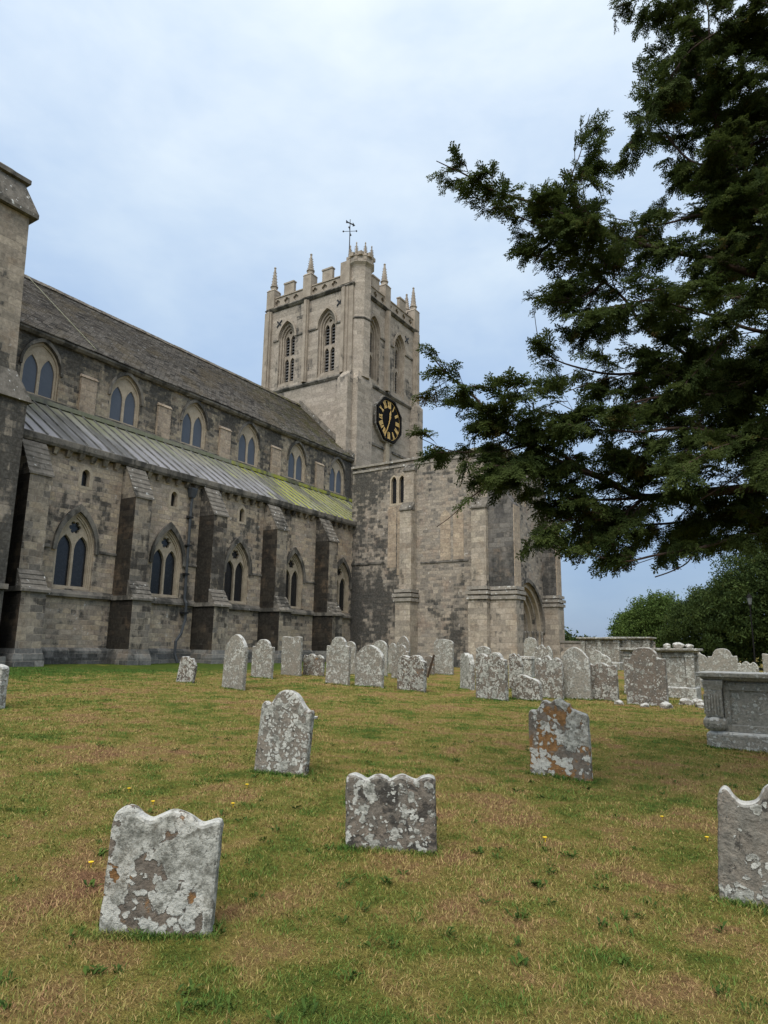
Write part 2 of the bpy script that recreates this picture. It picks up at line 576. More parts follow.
def gravestone_mat():
    """lichened headstone; amounts come from custom properties of each object"""
    t = NT('lichened_gravestone')
    P = t.pos()
    tone = t.objattr('tone')
    lich = t.objattr('lichen')
    rust = t.objattr('rust')
    dark = t.objattr('dark')
    fine = t.noise(P, 26, 6, .68)
    mid = t.noise(P, 6, 5, .6)
    base = t.mix(tone, (.15, .115, .088), (.29, .27, .225))
    base = t.mix(t.step(mid, .4, .65), base, t.mix(tone, (.11, .095, .08), (.26, .25, .21)))
    rv = t.math('ADD', t.noise(P, 3.1, 4, .55, .4), t.math('MULTIPLY', t.math('SUBTRACT', fine, .5), .15))
    ra = t.math('SUBTRACT', .78, t.math('MULTIPLY', rust, .35))
    base = t.mix(t.math('MULTIPLY', t.step(rv, ra, t.math('ADD', ra, .06)), .85), base, t.mix(fine, (.20, .095, .03), (.30, .16, .06)))
    dv = t.math('ADD', t.noise(P, 7, 5, .65, .6), t.math('MULTIPLY', t.math('SUBTRACT', fine, .5), .3))
    da = t.math('SUBTRACT', .82, t.math('MULTIPLY', dark, .4))
    base = t.mix(t.math('MULTIPLY', t.step(dv, da, t.math('ADD', da, .1)), .85), base, (.05, .047, .042))
    base = t.mix(.8, base, t.ramp(t.noise(P, 19, 6, .75), [(.32, .5), (.68, 1.4)]), 'MULTIPLY')
    # crusts of pale lichen with rounded, ringed edges, in two sizes
    wp = t.n('ShaderNodeMix', data_type='VECTOR')
    wp.inputs[0].default_value = .10
    t.l(P, wp.inputs[4])
    t.l(t.noisec(P, 11, 5), wp.inputs[5])
    vs_ = t.n('ShaderNodeVectorMath', operation='SCALE')
    t.l(wp.outputs[1], vs_.inputs[0])
    t.l(t.objattr('grain'), vs_.inputs['Scale'])
    V = vs_.outputs[0]

    def crust(sc, nsc, off, k):
        vo = t.n('ShaderNodeTexVoronoi', feature='SMOOTH_F1')
        t.l(V, vo.inputs['Vector'])
        vo.inputs['Scale'].default_value = sc
        vo.inputs['Smoothness'].default_value = .15
        bl = t.math('SUBTRACT', t.noise(V, nsc, 4, .6), t.math('MULTIPLY', vo.outputs['Distance'], .42))
        bl = t.math('ADD', bl, t.math('MULTIPLY', t.math('SUBTRACT', fine, .5), .22))
        la_ = t.math('SUBTRACT', off, t.math('MULTIPLY', lich, k))
        return bl, la_
    b1, la = crust(7.5, 2.8, .50, .34)
    b2, lb = crust(19, 5.5, .50, .32)
    lf1 = t.step(b1, la, t.math('ADD', la, .03))
    lf2 = t.step(b2, lb, t.math('ADD', lb, .03))
    lf = t.math('MAXIMUM', lf1, lf2)
    mott = t.noise(P, 15, 6, .72)
    lcol = t.mix(t.step(mott, .36, .64), (.17, .17, .145), (.49, .485, .43))
    lcol = t.mix(t.math('MULTIPLY', t.step(b1, t.math('ADD', la, .05), t.math('ADD', la, .015)), .7), lcol, (.58, .575, .52))
    lcol = t.mix(t.math('MULTIPLY', t.step(t.noise(P, 34, 4, .7), .53, .64), .75), lcol, (.12, .115, .095))
    base = t.mix(t.math('MULTIPLY', lf, .9), base, lcol)
    # small speckles
    sv = t.noise(P, 21, 4, .6)
    base = t.mix(t.math('MULTIPLY', t.step(sv, .66, .69), t.math('MULTIPLY', lich, .7)), base, (.46, .45, .4))
    # upper edges carry white lichen
    g = t.n('ShaderNodeNewGeometry')
    sn = t.n('ShaderNodeSeparateXYZ')
    t.l(g.outputs['True Normal'], sn.inputs[0])
    tp = t.math('MULTIPLY', t.step(sn.outputs[2], .3, .6), t.step(t.noise(P, 8, 4, .6), .38, .5))
    base = t.mix(t.math('MULTIPLY', tp, .9), base, t.mix(fine, (.40, .40, .37), (.62, .62, .59)))
    t.l(base, t.b.inputs['Base Color'])
    t.b.inputs['Roughness'].default_value = .95
    t.b.inputs['Specular IOR Level'].default_value = .15
    h = t.math('ADD', t.math('ADD', t.math('MULTIPLY', fine, .6), t.math('MULTIPLY', mid, .8)), t.math('MULTIPLY', lf, .35))
    t.bump(h, .035)
    return t.m


M['grave'] = gravestone_mat()


def grass_nodes(t, P):
    """(colour, dryness) of the turf at a place: green, straw and reddish-brown patches"""
    sp = t.n('ShaderNodeSeparateXYZ')
    t.l(P, sp.inputs[0])
    flat = t.scale(P, (1, 1, 0))
    a = t.noise(flat, .55, 4, .6, .3)
    b = t.noise(flat, 2.1, 5, .62, .3)
    d = t.math('ADD', t.math('ADD', t.math('MULTIPLY', a, .62), t.math('MULTIPLY', b, .62)), -.085)
    # watered strip at the foot of the church stays green
    lush = t.step(t.math('ADD', sp.outputs[0], t.math('MULTIPLY', b, 6)), -15.5, -20.5)
    d = t.math('SUBTRACT', d, t.math('MULTIPLY', lush, .2))
    return d, lush, b


def ground_mat():
    t = NT('dry_lawn')
    P = t.pos()
    d, lush, b = grass_nodes(t, P)
    c = t.ramp(d, [(.37, (.062, .094, .018)), (.47, (.135, .138, .030)), (.55, (.215, .172, .052)), (.62, (.235, .155, .066)), (.73, (.20, .112, .062))])
    fn = t.noise(P, 28, 5, .7)
    f2 = t.noise(P, 90, 3, .7)
    c = t.mix(.8, c, t.ramp(fn, [(.25, .45), (.75, 1.55)]), 'MULTIPLY')
    c = t.mix(.6, c, t.ramp(f2, [(.3, .5), (.7, 1.5)]), 'MULTIPLY')
    t.l(c, t.b.inputs['Base Color'])
    t.b.inputs['Roughness'].default_value = 1
    t.b.inputs['Specular IOR Level'].default_value = .05
    t.bump(t.math('ADD', fn, f2), .03)
    return t.m


def blade_mat():
    t = NT('grass_blade')
    P = t.pos()
    d, lush, b = grass_nodes(t, P)
    at = t.n('ShaderNodeAttribute', attribute_name='tone')
    d = t.math('ADD', d, t.math('MULTIPLY', t.math('SUBTRACT', at.outputs['Fac'], .5), .26))
    c = t.ramp(d, [(.36, (.060, .13, .023)), (.47, (.13, .175, .038)), (.55, (.225, .20, .057)), (.63, (.34, .262, .105)), (.74, (.29, .17, .09))])
    t.l(c, t.b.inputs['Base Color'])
    t.b.inputs['Roughness'].default_value = .8
    t.b.inputs['Specular IOR Level'].default_value = .15
    return t.m


M['ground'] = ground_mat()
M['blade'] = blade_mat()


def leaf_mat(name, c0, c1, c2, thr=.62, trans=.2):
    t = NT(name)
    at = t.n('ShaderNodeAttribute', attribute_name='tone')
    P = t.pos()
    base = t.mix(at.outputs['Fac'], c0, c1)
    base = t.mix(t.step(t.noise(P, 2.4, 3), thr, thr + .1), base, c2)
    t.l(base, t.b.inputs['Base Color'])
    t.b.inputs['Roughness'].default_value = .75
    t.b.inputs['Specular IOR Level'].default_value = .12
    tr = t.n('ShaderNodeBsdfTranslucent')
    t.l(base, tr.inputs[0])
    mx = t.n('ShaderNodeMixShader')
    mx.inputs[0].default_value = trans
    t.l(t.b.outputs[0], mx.inputs[1])
    t.l(tr.outputs[0], mx.inputs[2])
    t.l(mx.outputs[0], t.out.inputs[0])
    return t.m


M['yew'] = leaf_mat('yew_needles', (.028, .046, .012), (.088, .115, .030), (.12, .09, .026), trans=.42)
M['yew2'] = leaf_mat('dark_yew_foliage', (.018, .034, .010), (.065, .095, .024), (.085, .09, .02), trans=.25)
M['green2'] = leaf_mat('fresh_green_foliage', (.04, .07, .016), (.11, .165, .04), (.12, .15, .045))
M['far'] = leaf_mat('distant_foliage', (.03, .045, .03), (.06, .08, .05), (.05, .065, .045))
M['weed'] = leaf_mat('weed_leaf', (.035, .07, .015), (.08, .13, .025), (.08, .12, .02))
M['bark'] = plain_stone('bark', (.07, .045, .032), (.04, .028, .022), 9, .1, bump=.02)
M['yellow'] = flat_mat('yellow_petal', (.75, .5, .02), .7)

# ------------------------------------------------------------------ setting: lawn
def axis(lo, hi, a, b, s):
    return sorted(set([lo, lo * .6, lo * .35, lo * .2] + list(np.arange(a, b + .01, s)) + [hi * .2 + b * .5, hi * .35, hi * .6, hi]))


gx = axis(-600, 600, -40, 26, .75)
gy = axis(-300, 900, -8, 66, .75)
lw = MB()
nx, ny = len(gx), len(gy)
for y in gy:
    for x in gx:
        lw.v.append((x, y, gz(x, y)))
for j in range(ny - 1):
    for i in range(nx - 1):
        lw.f.append((j * nx + i, j * nx + i + 1, (j + 1) * nx + i + 1, (j + 1) * nx + i))
o = lw.build('lawn', M['ground'], smooth=True)
o['kind'] = 'structure'

# ------------------------------------------------------------------ the church
church = empty('priory_church', (-30, 30, 0), 'long grey stone church with lead aisle roof, square clock tower and tall porch', 'church')


def part(mb, name, mat, parent=church, **kw):
    o = mb.build(name, M[mat], None, **kw)
    o.parent = parent
    # parts are modelled in world coordinates; cancel the parents' offsets
    off = Vector((0, 0, 0))
    p = parent
    while p:
        off += p.location
        p = p.parent
    o.location = (Vector(o.location) - off)
    return o


def sub(mb, name, mat, parent, **kw):
    o = mb.build(name, M[mat], parent, **kw)
    return o


AX, CXW, RX = -28.0, -31.86, -37.5          # aisle wall, nave wall, ridge
bay_a = [17.95, 23.05, 28.0, 32.9, 38.0]
bay_c = [17.56, 22.5, 27.5, 32.3, 37.35, 42.3]
butt = [15.35, 20.5, 25.45, 30.45, 35.5]

# aisle wall with real openings
f = XF(AX)
holes = [arch(c, 1.86, 3.98, 5.72, 7.42) for c in bay_a] + [arch(c + .15, .56, 8.62, 9.2, 9.55) for c in bay_a[:3]]
part(MB().plate(f, rect(6, -.1, 41.5, 10.05), holes, 0, .75), 'aisle_wall', 'aisle')
# plinth courses
pl = MB()
pl.box(AX + .002, 6, -.2, AX + .34, 39.1, 1.02).box(AX + .002, 6, 1.022, AX + .2, 39.1, 1.3)
pl.frustum((AX + .002, 6, AX + .2, 39.1, 1.302), (AX + .002, 6, AX + .03, 39.1, 1.44))
part(pl, 'plinth', 'plinth')
# string courses
st = MB()
st.prism([(AX + .003, 3.62), (AX + .2, 3.62), (AX + .2, 3.74), (AX + .003, 3.92)], lambda u, v, d: (u, d, v), 6, 39.1)
part(st, 'string_course', 'string')
for a, b in zip([15.9] + [c + 1.22 for c in bay_a], [c - 1.22 for c in bay_a] + [39.1]):
    if b > a:
        part(MB().prism([(AX + .003, 5.66), (AX + .07, 5.68), (AX + .07, 5.76), (AX + .003, 5.82)], lambda u, v, d: (u, d, v), a, b), 'impost_string', 'string')


def aisle_window(c):
    W = 1.86
    w = MB()
    g = XF(AX)
    w.plate(g, arch(c, W - .004, 3.982, 5.72, 7.415), [arch(c, 1.72, 4.06, 5.72, 7.3)], .06, .2)
    w.plate(g, arch(c, 1.718, 4.06, 5.72, 7.295), [arch(c, 1.6, 4.1, 5.72, 7.2)], .12, .3)
    hl = [arch(c - .405, .70, 4.12, 5.72, 6.38, 7), arch(c + .405, .70, 4.12, 5.72, 6.38, 7), foil(c, 6.74, .29)]
    w.plate(g, arch(c, 1.598, 4.08, 5.72, 7.195), hl, .18, .36)
    w.prism([(AX - .4, 3.99), (AX - .02, 3.99), (AX - .3, 4.115), (AX - .4, 4.115)], lambda u, v, d: (u, d, v), c - W / 2 + .003, c + W / 2 - .003)
    return w


def hoodmesh(c, W, vs, vt, t, X, d=.13):
    return MB().plate(XF(X), hood(c, W, vs, vt, t), [], -d, .0, back=False)


w0 = None
for c in bay_a:
    if w0 is None:
        w0 = part(aisle_window(c), 'aisle_window', 'dress')
        gl = part(MB().plate(XF(AX), arch(c, 1.58, 4.07, 5.72, 7.16), [], .32, .33), 'glass', 'darkglass', w0)
        hm = part(hoodmesh(c, 1.9, 5.72, 7.45, .17, AX), 'hood_mould', 'string', w0)
        L0 = w0.location.copy()
    else:
        q = dup(w0, church, L0 + Vector((0, c - bay_a[0], 0)))
        for k in (gl, hm):
            dup(k, q, k.location)
for c in bay_a[:3]:
    c += .15
    s = part(MB().plate(XF(AX), arch(c, .72, 8.54, 9.2, 9.65, 6), [arch(c, .4, 8.66, 9.2, 9.45, 6)], -.012, .3), 'slit_window', 'dress')
    part(MB().plate(XF(AX), arch(c, .55, 8.6, 9.2, 9.5, 6), [], .26, .27), 'glass', 'darkglass', s)

# eaves: corbel table, gutter stone
ev = MB()
ev.prism([(AX - .3, 10.06), (AX + .3, 10.06), (AX + .36, 10.18), (AX + .36, 10.42), (AX + .30, 10.46), (AX - .3, 10.46)], lambda u, v, d: (u, d, v), 6, 39.15)
part(ev, 'eaves_course', 'string')
c0 = None
k = 14.6
while k < 39:
    if not any(abs(k - b) < .75 for b in butt):
        if c0 is None:
            c0 = part(MB().frustum((AX - .0, k - .09, AX + .12, k + .09, 9.78), (AX - .0, k - .13, AX + .27, k + .13, 10.055)), 'corbel', 'buttress')
            k0, CL = k, c0.location.copy()
        else:
            dup(c0, church, CL + Vector((0, k - k0, 0)))
    k += .62

# aisle buttresses
for i, b in enumerate(butt):
    w = .52
    q = MB()
    q.box(AX + .004, b - w, -.2, AX + 1.62, b + w, 3.7)
    q.box(AX + .004, b - w + .05, 3.7, AX + 1.15, b + w - .05, 8.45)
    q.add([(AX + .004, b - w + .05, 8.45), (AX + 1.15, b - w + .05, 8.45), (AX + .3, b - w + .05, 9.95), (AX + .004, b - w + .05, 9.95),
           (AX + .004, b + w - .05, 8.45), (AX + 1.15, b + w - .05, 8.45), (AX + .3, b + w - .05, 9.95), (AX + .004, b + w - .05, 9.95)],
          [(0, 1, 2, 3), (7, 6, 5, 4), (1, 5, 6, 2)])
    bo = part(q, 'buttress', 'buttress')
    part(MB().box(AX + .01, b - w + .046, 3.82, AX + 1.14, b - w + .049, 8.44), 'flank', 'flank', bo)  # thin near-black sheets laid over the east side
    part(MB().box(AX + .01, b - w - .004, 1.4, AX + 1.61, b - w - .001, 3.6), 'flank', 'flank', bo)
    s = MB()
    nst = 6
    for k in range(nst):            # stepped weathering slabs
        t0, t1 = k / nst, (k + 1) / nst
        xa, xb = AX + 1.15 - .85 * t0 + .06, AX + 1.15 - .85 * t1
        za, zb = 8.42 + 1.5 * t0, 8.42 + 1.5 * t1
        s.add([(xa, b - w - .03, za), (xa, b + w + .03, za), (xb, b + w + .03, zb + .04), (xb, b - w - .03, zb + .04),
               (xa, b - w - .03, za + .09), (xa, b + w + .03, za + .09), (xb, b + w + .03, zb + .1), (xb, b - w - .03, zb + .1)],
              [(0, 1, 2, 3), (4, 7, 6, 5), (0, 4, 5, 1), (1, 5, 6, 2), (3, 2, 6, 7), (0, 3, 7, 4)])
    part(s, 'weathering', 'weather', bo)
    s = MB()
    for k in range(4):
        t0, t1 = k / 4, (k + 1) / 4
        xa, xb = AX + 1.68 - .5 * t0, AX + 1.64 - .5 * t1
        za, zb = 3.72 + .8 * t0, 3.72 + .8 * t1
        s.add([(xa, b - w - .02, za), (xa, b + w + .02, za), (xb, b + w + .02, zb), (xb, b - w - .02, zb),
               (AX + 1.16, b - w - .02, za), (AX + 1.16, b + w + .02, za), (AX + 1.16, b + w + .02, zb), (AX + 1.16, b - w - .02, zb)],
              [(0, 1, 2, 3), (0, 4, 5, 1), (3, 2, 6, 7), (0, 3, 7, 4), (1, 5, 6, 2)])
    part(s, 'lower_weathering', 'weather', bo)
    s = MB()
    s.box(AX + .02, b - w - .12, -.2, AX + 1.76, b + w + .12, 1.0)
    s.frustum((AX + .02, b - w - .12, AX + 1.76, b + w + .12, 1.002), (AX + .02, b - w - .01, AX + 1.64, b + w + .01, 1.4))
    part(s, 'buttress_plinth', 'plinth', bo)
    part(MB().prism([(AX + .02, 3.6), (AX + 1.74, 3.6), (AX + 1.74, 3.7), (AX + 1.63, 3.8), (AX + .02, 3.8)], lambda u, v, d: (u, d, v), b - w - .1, b + w + .1), 'buttress_string', 'string', bo)

# lead lean-to roof with rolls, between aisle eaves and nave wall
zlo, zhi = 10.47, 13.28
X0, X1 = AX + .22, CXW + .02
rf = MB()
rf.add([(X0, 6, zlo), (X0, 48, zlo), (X1, 48, zhi), (X1, 6, zhi), (X0, 6, zlo - .12), (X0, 48, zlo - .12)], [(0, 1, 2, 3), (4, 5, 1, 0)])
roof = part(rf, 'aisle_roof', 'lead')
rl = MB()
y = 12.0
while y < 47:
    for wv in (0,):
        rl.add([(X0 + .02, y - .035, zlo + .0), (X0 + .02, y + .035, zlo), (X1, y + .035, zhi), (X1, y - .035, zhi),
                (X0 + .02, y - .02, zlo + .075), (X0 + .02, y + .02, zlo + .075), (X1, y + .02, zhi + .075), (X1, y - .02, zhi + .075)],
               [(4, 5, 6, 7), (0, 1, 5, 4), (0, 4, 7, 3), (1, 2, 6, 5)])
    y += .66
part(rl, 'lead_rolls', 'leadroll', roof)
part(MB().box(X1 + .01, 6, zhi - .05, X1 + .2, 48, zhi + .17), 'flashing', 'lead', roof)

# nave (clerestory) wall
hc = [arch(c, 1.98, 13.62, 15.05, 16.42) for c in bay_c]
part(MB().plate(XF(CXW), rect(5, 10, 44.6, 16.62), hc, 0, .6), 'clerestory_wall', 'cler')
st = MB().prism([(CXW + .003, 13.46), (CXW + .12, 13.46), (CXW + .12, 13.54), (CXW + .003, 13.6)], lambda u, v, d: (u, d, v), 6, 44.4)
part(st, 'clerestory_sill_string', 'string')
w0 = None
for c in bay_c:
    if w0 is None:
        w = MB()
        g = XF(CXW)
        w.plate(g, arch(c, 1.976, 13.622, 15.05, 16.415), [arch(c, 1.80, 13.68, 15.05, 16.28)], .07, .2)
        w.plate(g, arch(c, 1.798, 13.68, 15.05, 16.275), [arch(c - .435, .72, 13.72, 14.85, 15.66), arch(c + .435, .72, 13.72, 14.85, 15.66)], .14, .3)
        w0 = part(w, 'clerestory_window', 'dress')
        gl = part(MB().plate(g, arch(c, 1.75, 13.66, 15.05, 16.2), [], .2, .21), 'glass', 'glaze', w0)
        hm = part(hoodmesh(c, 2.0, 15.05, 16.44, .13, CXW, .12), 'hood_mould', 'string', w0)
        L0 = w0.location.copy()
    else:
        q = dup(w0, church, L0 + Vector((0, c - bay_c[0], 0)))
        for k in (gl, hm):
            dup(k, q, k.location)
p0 = None
for c in [15.1] + [(a + b) / 2 + .12 for a, b in zip(bay_c, bay_c[1:])]:
    q = MB()
    q.box(CXW + .003, c - .46, 13.2, CXW + .16, c + .46, 15.35)
    q.frustum((CXW + .003, c - .5, CXW + .21, c + .5, 15.352), (CXW + .003, c - .46, CXW + .05, c + .46, 15.55))
    if p0 is None:
        p0 = part(q, 'pilaster_strip', 'infill')
        L0, k0 = p0.location.copy(), c
    else:
        dup(p0, church, L0 + Vector((0, c - k0, 0)))
# nave eaves
part(MB().prism([(CXW - .2, 16.6), (CXW + .18, 16.6), (CXW + .3, 16.72), (CXW + .3, 16.84), (CXW - .2, 16.84)], lambda u, v, d: (u, d, v), 5, 44.3), 'nave_eaves', 'string')
# nave roof: overlapping courses of stone tiles
ZE, ZR = 16.88, 22.5
nr = MB()
xs0, xs1 = CXW + .36, RX
NC = 32
for k in range(NC):
    t0, t1 = k / NC, (k + 1) / NC
    xa, za = xs0 + (xs1 - xs0) * t0, ZE + (ZR - ZE) * t0
    xb, zb = xs0 + (xs1 - xs0) * t1, ZE + (ZR - ZE) * t1
    segs = 110
    row = []
    for s in range(segs + 1):
        yy = 4 + (43.9 - 4) * s / segs
        jz = .022 * noise.noise((yy * 1.7, k * 3.1, 0)) - .10 * math.sin(PI * t0) * 0 + .05 * noise.noise((yy * .22, k * .2, 4))
        row.append((xa, yy, za + jz))
    n = len(row)
    vs = [(x, y, z + .05) for x, y, z in row] + [(xb - .06, y, zb + .015 + (z - za)) for x, y, z in row] + [(x, y, z - .03) for x, y, z in row]
    fs = [(i, i + 1, n + i + 1, n + i) for i in range(n - 1)] + [(2 * n + i, 2 * n + i + 1, i + 1, i) for i in range(n - 1)]
    nr.add(vs, fs)
nr.add([(xs1, 4, ZR - .02), (xs1, 43.9, ZR - .02), (2 * RX - xs0, 43.9, ZE), (2 * RX - xs0, 4, ZE)], [(0, 1, 2, 3)])
nroof = part(nr, 'nave_roof', 'tile')
rd = MB()
k = 4.0
while k < 43.7:
    dz = .03 * noise.noise((k * .8, 0, 0))
    rd.prism([(RX - .26, ZR - .12 + dz), (RX, ZR + .18 + dz), (RX + .26, ZR - .12 + dz)], lambda u, v, d: (u, d, v), k, k + .46)
    k += .5
part(rd, 'ridge_tiles', 'tile', nroof)
# lead cable running down the slope
part(MB().tube([(RX + .1, 19.1, ZR + .12), (xs0, 20.2, ZE + .12)], .02, 5), 'lightning_cable', 'lead', nroof)
# verge coping where the roof meets the tower
part(MB().prism([(xs0 - .05, ZE + .02), (RX, ZR + .02), (RX, ZR + .5), (xs0 - .05, ZE + .42)], lambda u, v, d: (u, d, v), 43.9, 44.3), 'verge_coping', 'weather')
# nave south side wall, to close the shell
part(MB().box(-43.2, 5, 0, -42.9, 44.4, 16.7), 'south_wall', 'cler')

# downpipes
for py, kick in ((25.0 - .78, -.75), (14.45, 0)):
    px_ = AX + .16
    pts = [(px_ + .06, py, 9.35), (px_, py, 9.0), (px_, py, 3.95), (px_ + .16, py, 3.75), (px_ + .16, py, 2.9)]
    if kick:
        pts += [(px_ + .3, py + .05 + kick * .5, 2.2), (px_ + .3, py + .05 + kick * .9, 1.8), (px_ + .35, py + kick * .9, 1.2), (px_ + .5, py + kick * .8, .75)]
    else:
        pts += [(px_ + .3, py, 1.3), (px_ + .4, py, .7)]
    dp = part(MB().tube(pts, .075, 8), 'downpipe', 'pipe')
    h = MB().frustum((px_ - .12, py - .12, px_ + .14, py + .12, 9.3), (px_ - .15, py - .2, px_ + .22, py + .2, 9.72)).box(px_ - .15, py - .2, 9.722, px_ + .22, py + .2, 9.8)
    part(h, 'hopper', 'pipe', dp)
    for z in (8.2, 6.7, 5.2, 3.2):
        part(MB().box(px_ - .15, py - .13, z, px_ + .1 + (.14 if z < 3.8 else 0), py + .13, z + .09), 'pipe_bracket', 'iron', dp)

# transept end with its weathered stair head, at the left edge of the view
TX = -26.5
tr = MB()
tr.box(-34.5, 3.5, -.2, TX + .25, 14.08, 11.05)
tro = part(tr, 'transept', 'transept')
tr = MB().frustum((-34.6, 3.4, TX + .42, 14.22, 11.052), (-34.4, 3.4, TX + .02, 13.62, 12.3))
part(tr, 'transept_offset', 'weather', tro)
tr = MB().frustum((-34.0, 4, TX, 13.58, 12.3), (-34.0, 4, TX, 13.36, 19.0))
part(tr, 'stair_turret', 'transept', tro)
tr = MB().box(-34.3, 4, 19.002, TX + .25, 13.62, 19.18).frustum((-34.3, 4, TX + .25, 13.62, 19.182), (-33.8, 4.4, TX - .25, 13.12, 20.55))
part(tr, 'turret_slope', 'weather', tro)
tr = MB().box(-34.0, 4.2, 20.56, TX - .08, 13.3, 20.75).frustum((-33.9, 4.3, TX - .18, 13.2, 20.752), (-33.2, 5, TX - .6, 12.7, 21.15))
part(tr, 'turret_cap', 'string', tro)
tr = MB().box(TX + .252, 3.5, -.2, TX + .55, 14.3, 1.1).box(TX + .252, 3.5, 3.6, TX + .4, 14.15, 3.8)
part(tr, 'transept_plinth', 'plinth', tro)

# ------------------------------------------------------------------ tower
TY0, TY1 = 44.46, 55.40
TXN, TXS = -32.34, -42.2
ZT, ZC = 24.55, 32.75                     # string under belfry, cornice under parapet
tcx, tcy = (TXN + TXS) / 2, (TY0 + TY1) / 2
ew = [-39.75, -35.1]                      # belfry windows, east face
nw = [47.8, 52.25]                       # belfry windows, north face


def bel_hole(c):
    return arch(c, 1.95, 25.0, 29.75, 31.35)


tb = MB()
tb.plate(YF(TY0), rect(TXS, 0, TXN, ZC), [bel_hole(c) for c in ew], 0, .8)
tb.plate(XF(TXN), rect(TY0, 0, TY1, ZC), [bel_hole(c) for c in nw], 0, .8)
tb.add([(TXS, TY0, 0), (TXS, TY1, 0), (TXN, TY1, 0), (TXS, TY0, ZC), (TXS, TY1, ZC), (TXN, TY1, ZC)], [(0, 1, 4, 3), (1, 2, 5, 4)])
tb.add([(TXS, TY0, ZC - .1), (TXN, TY0, ZC - .1), (TXN, TY1, ZC - .1), (TXS, TY1, ZC - .1)], [(0, 1, 2, 3)])
tower = part(tb, 'tower', 'tower')


def band(z0, z1, p, name, mat, par=tower):
    q = MB()
    x0, x1, y0, y1 = TXS - p, TXN + p, TY0 - p, TY1 + p
    q.frustum((x0 + p * .6, y0 + p * .6, x1 - p * .6, y1 - p * .6, z0), (x0, y0, x1, y1, z0 + (z1 - z0) * .5))
    q.frustum((x0, y0, x1, y1, z0 + (z1 - z0) * .5 + .002), (x0 + p * .5, y0 + p * .5, x1 - p * .5, y1 - p * .5, z1))
    return part(q, name, mat, par)


band(ZT - .12, ZT + .22, .2, 'belfry_string', 'string')
band(ZC - .02, ZC + .38, .28, 'cornice', 'string')


def belfry(mapf, c, par=church):
    w = MB()
    w.plate(mapf, arch(c, 1.946, 25.002, 29.75, 31.345), [arch(c, 1.6, 25.3, 29.75, 31.05)], .2, .42)
    w.plate(mapf, arch(c, 1.596, 25.3, 29.75, 31.045), [arch(c, 1.3, 25.5, 29.75, 30.8)], .36, .6)
    hl = [arch(c - .33, .5, 25.55, 27.35, 27.85, 5), arch(c + .33, .5, 25.55, 27.35, 27.85, 5),
          arch(c - .33, .5, 28.1, 29.6, 30.1, 5), arch(c + .33, .5, 28.1, 29.6, 30.1, 5), foil(c, 30.42, .17, 4, 24)]
    w.plate(mapf, arch(c, 1.296, 25.5, 29.75, 30.795), hl, .5, .72)
    w.plate(mapf, rect(c - .972, 25.004, c + .972, 25.3), [], .12, .3)
    wo = part(w, 'belfry_window', 'dress_t', par)
    l_ = MB()
    z = 25.5
    while z < 30.4:
        l_.add([mapf(c - .64, z, .64), mapf(c + .64, z, .64), mapf(c + .64, z + .2, .84), mapf(c - .64, z + .2, .84),
                mapf(c - .64, z - .05, .64), mapf(c + .64, z - .05, .64)], [(0, 1, 2, 3), (4, 5, 1, 0)])
        z += .3
    part(l_, 'louvres', 'louvre', wo)
    part(MB().plate(mapf, rect(c - .9, 25.1, c + .9, 31), [], .86, .87), 'dark_backing', 'void', wo)
    part(MB().plate(mapf, hood(c, 1.98, 29.75, 31.38, .14), [], -.12, 0), 'hood_mould', 'dress_t', wo)
    return wo


for c in ew:
    belfry(YF(TY0), c)
for c in nw:
    belfry(XF(TXN), c)


def facebox(mapf, u0, v0, u1, v1, p, mb=None):
    return (mb or MB()).prism(rect(u0, v0, u1, v1), mapf, -p, -.002)


E_, N_ = YF(TY0), XF(TXN)
# hood strings between the belfry arches
for mp, l in ((E_, ((TXS + .8, ew[0] - 1.14), (ew[0] + 1.14, -37.66), (-37.16, ew[1] - 1.14), (ew[1] + 1.14, TXN - .9))),
              (N_, ((nw[0] + 1.14, 49.63), (50.17, nw[1] - 1.14), (nw[1] + 1.14, TY1 - .7)))):
    for a, b in l:
        part(facebox(mp, a, 29.62, b, 29.78, .1), 'impost_string', 'string', tower)
# middle pilaster strips and corner strips
for mp, c in ((E_, -37.41), (N_, 49.9)):
    q = MB()
    facebox(mp, c - .24, ZT + .23, c + .24, ZC - .03, .24, q)
    facebox(mp, c - .15, ZT + .23, c + .15, ZC - .03, .4, q)
    part(q, 'pilaster_strip', 'dress_t', tower)
q = MB()
facebox(E_, TXS - .25, ZT + .23, TXS + .55, ZC - .03, .25, q)
facebox(E_, TXS + .1, ZT + .23, TXS + .42, ZC - .03, .4, q)
part(q, 'corner_strip', 'dress_t', tower)
q = MB()
facebox(E_, TXN - 1.1, ZT + .23, TXN - .35, ZC + .0, .25, q)
facebox(E_, TXN - .92, ZT + .23, TXN - .62, ZC + .0, .42, q)
part(q, 'corner_strip', 'dress_t', tower)
q = MB()
facebox(N_, TY1 - .55, ZT + .23, TY1 + .25, ZC - .03, .3, q)
facebox(N_, TY1 - .42, ZT + .23, TY1 - .1, ZC - .03, .45, q)
part(q, 'corner_strip', 'dress_t', tower)
part(MB().box(TXN - .36, TY0 - .16, ZT + .2, TXN + .12, TY0 + .7, ZC + .3), 'corner_strip', 'dress_t', tower)
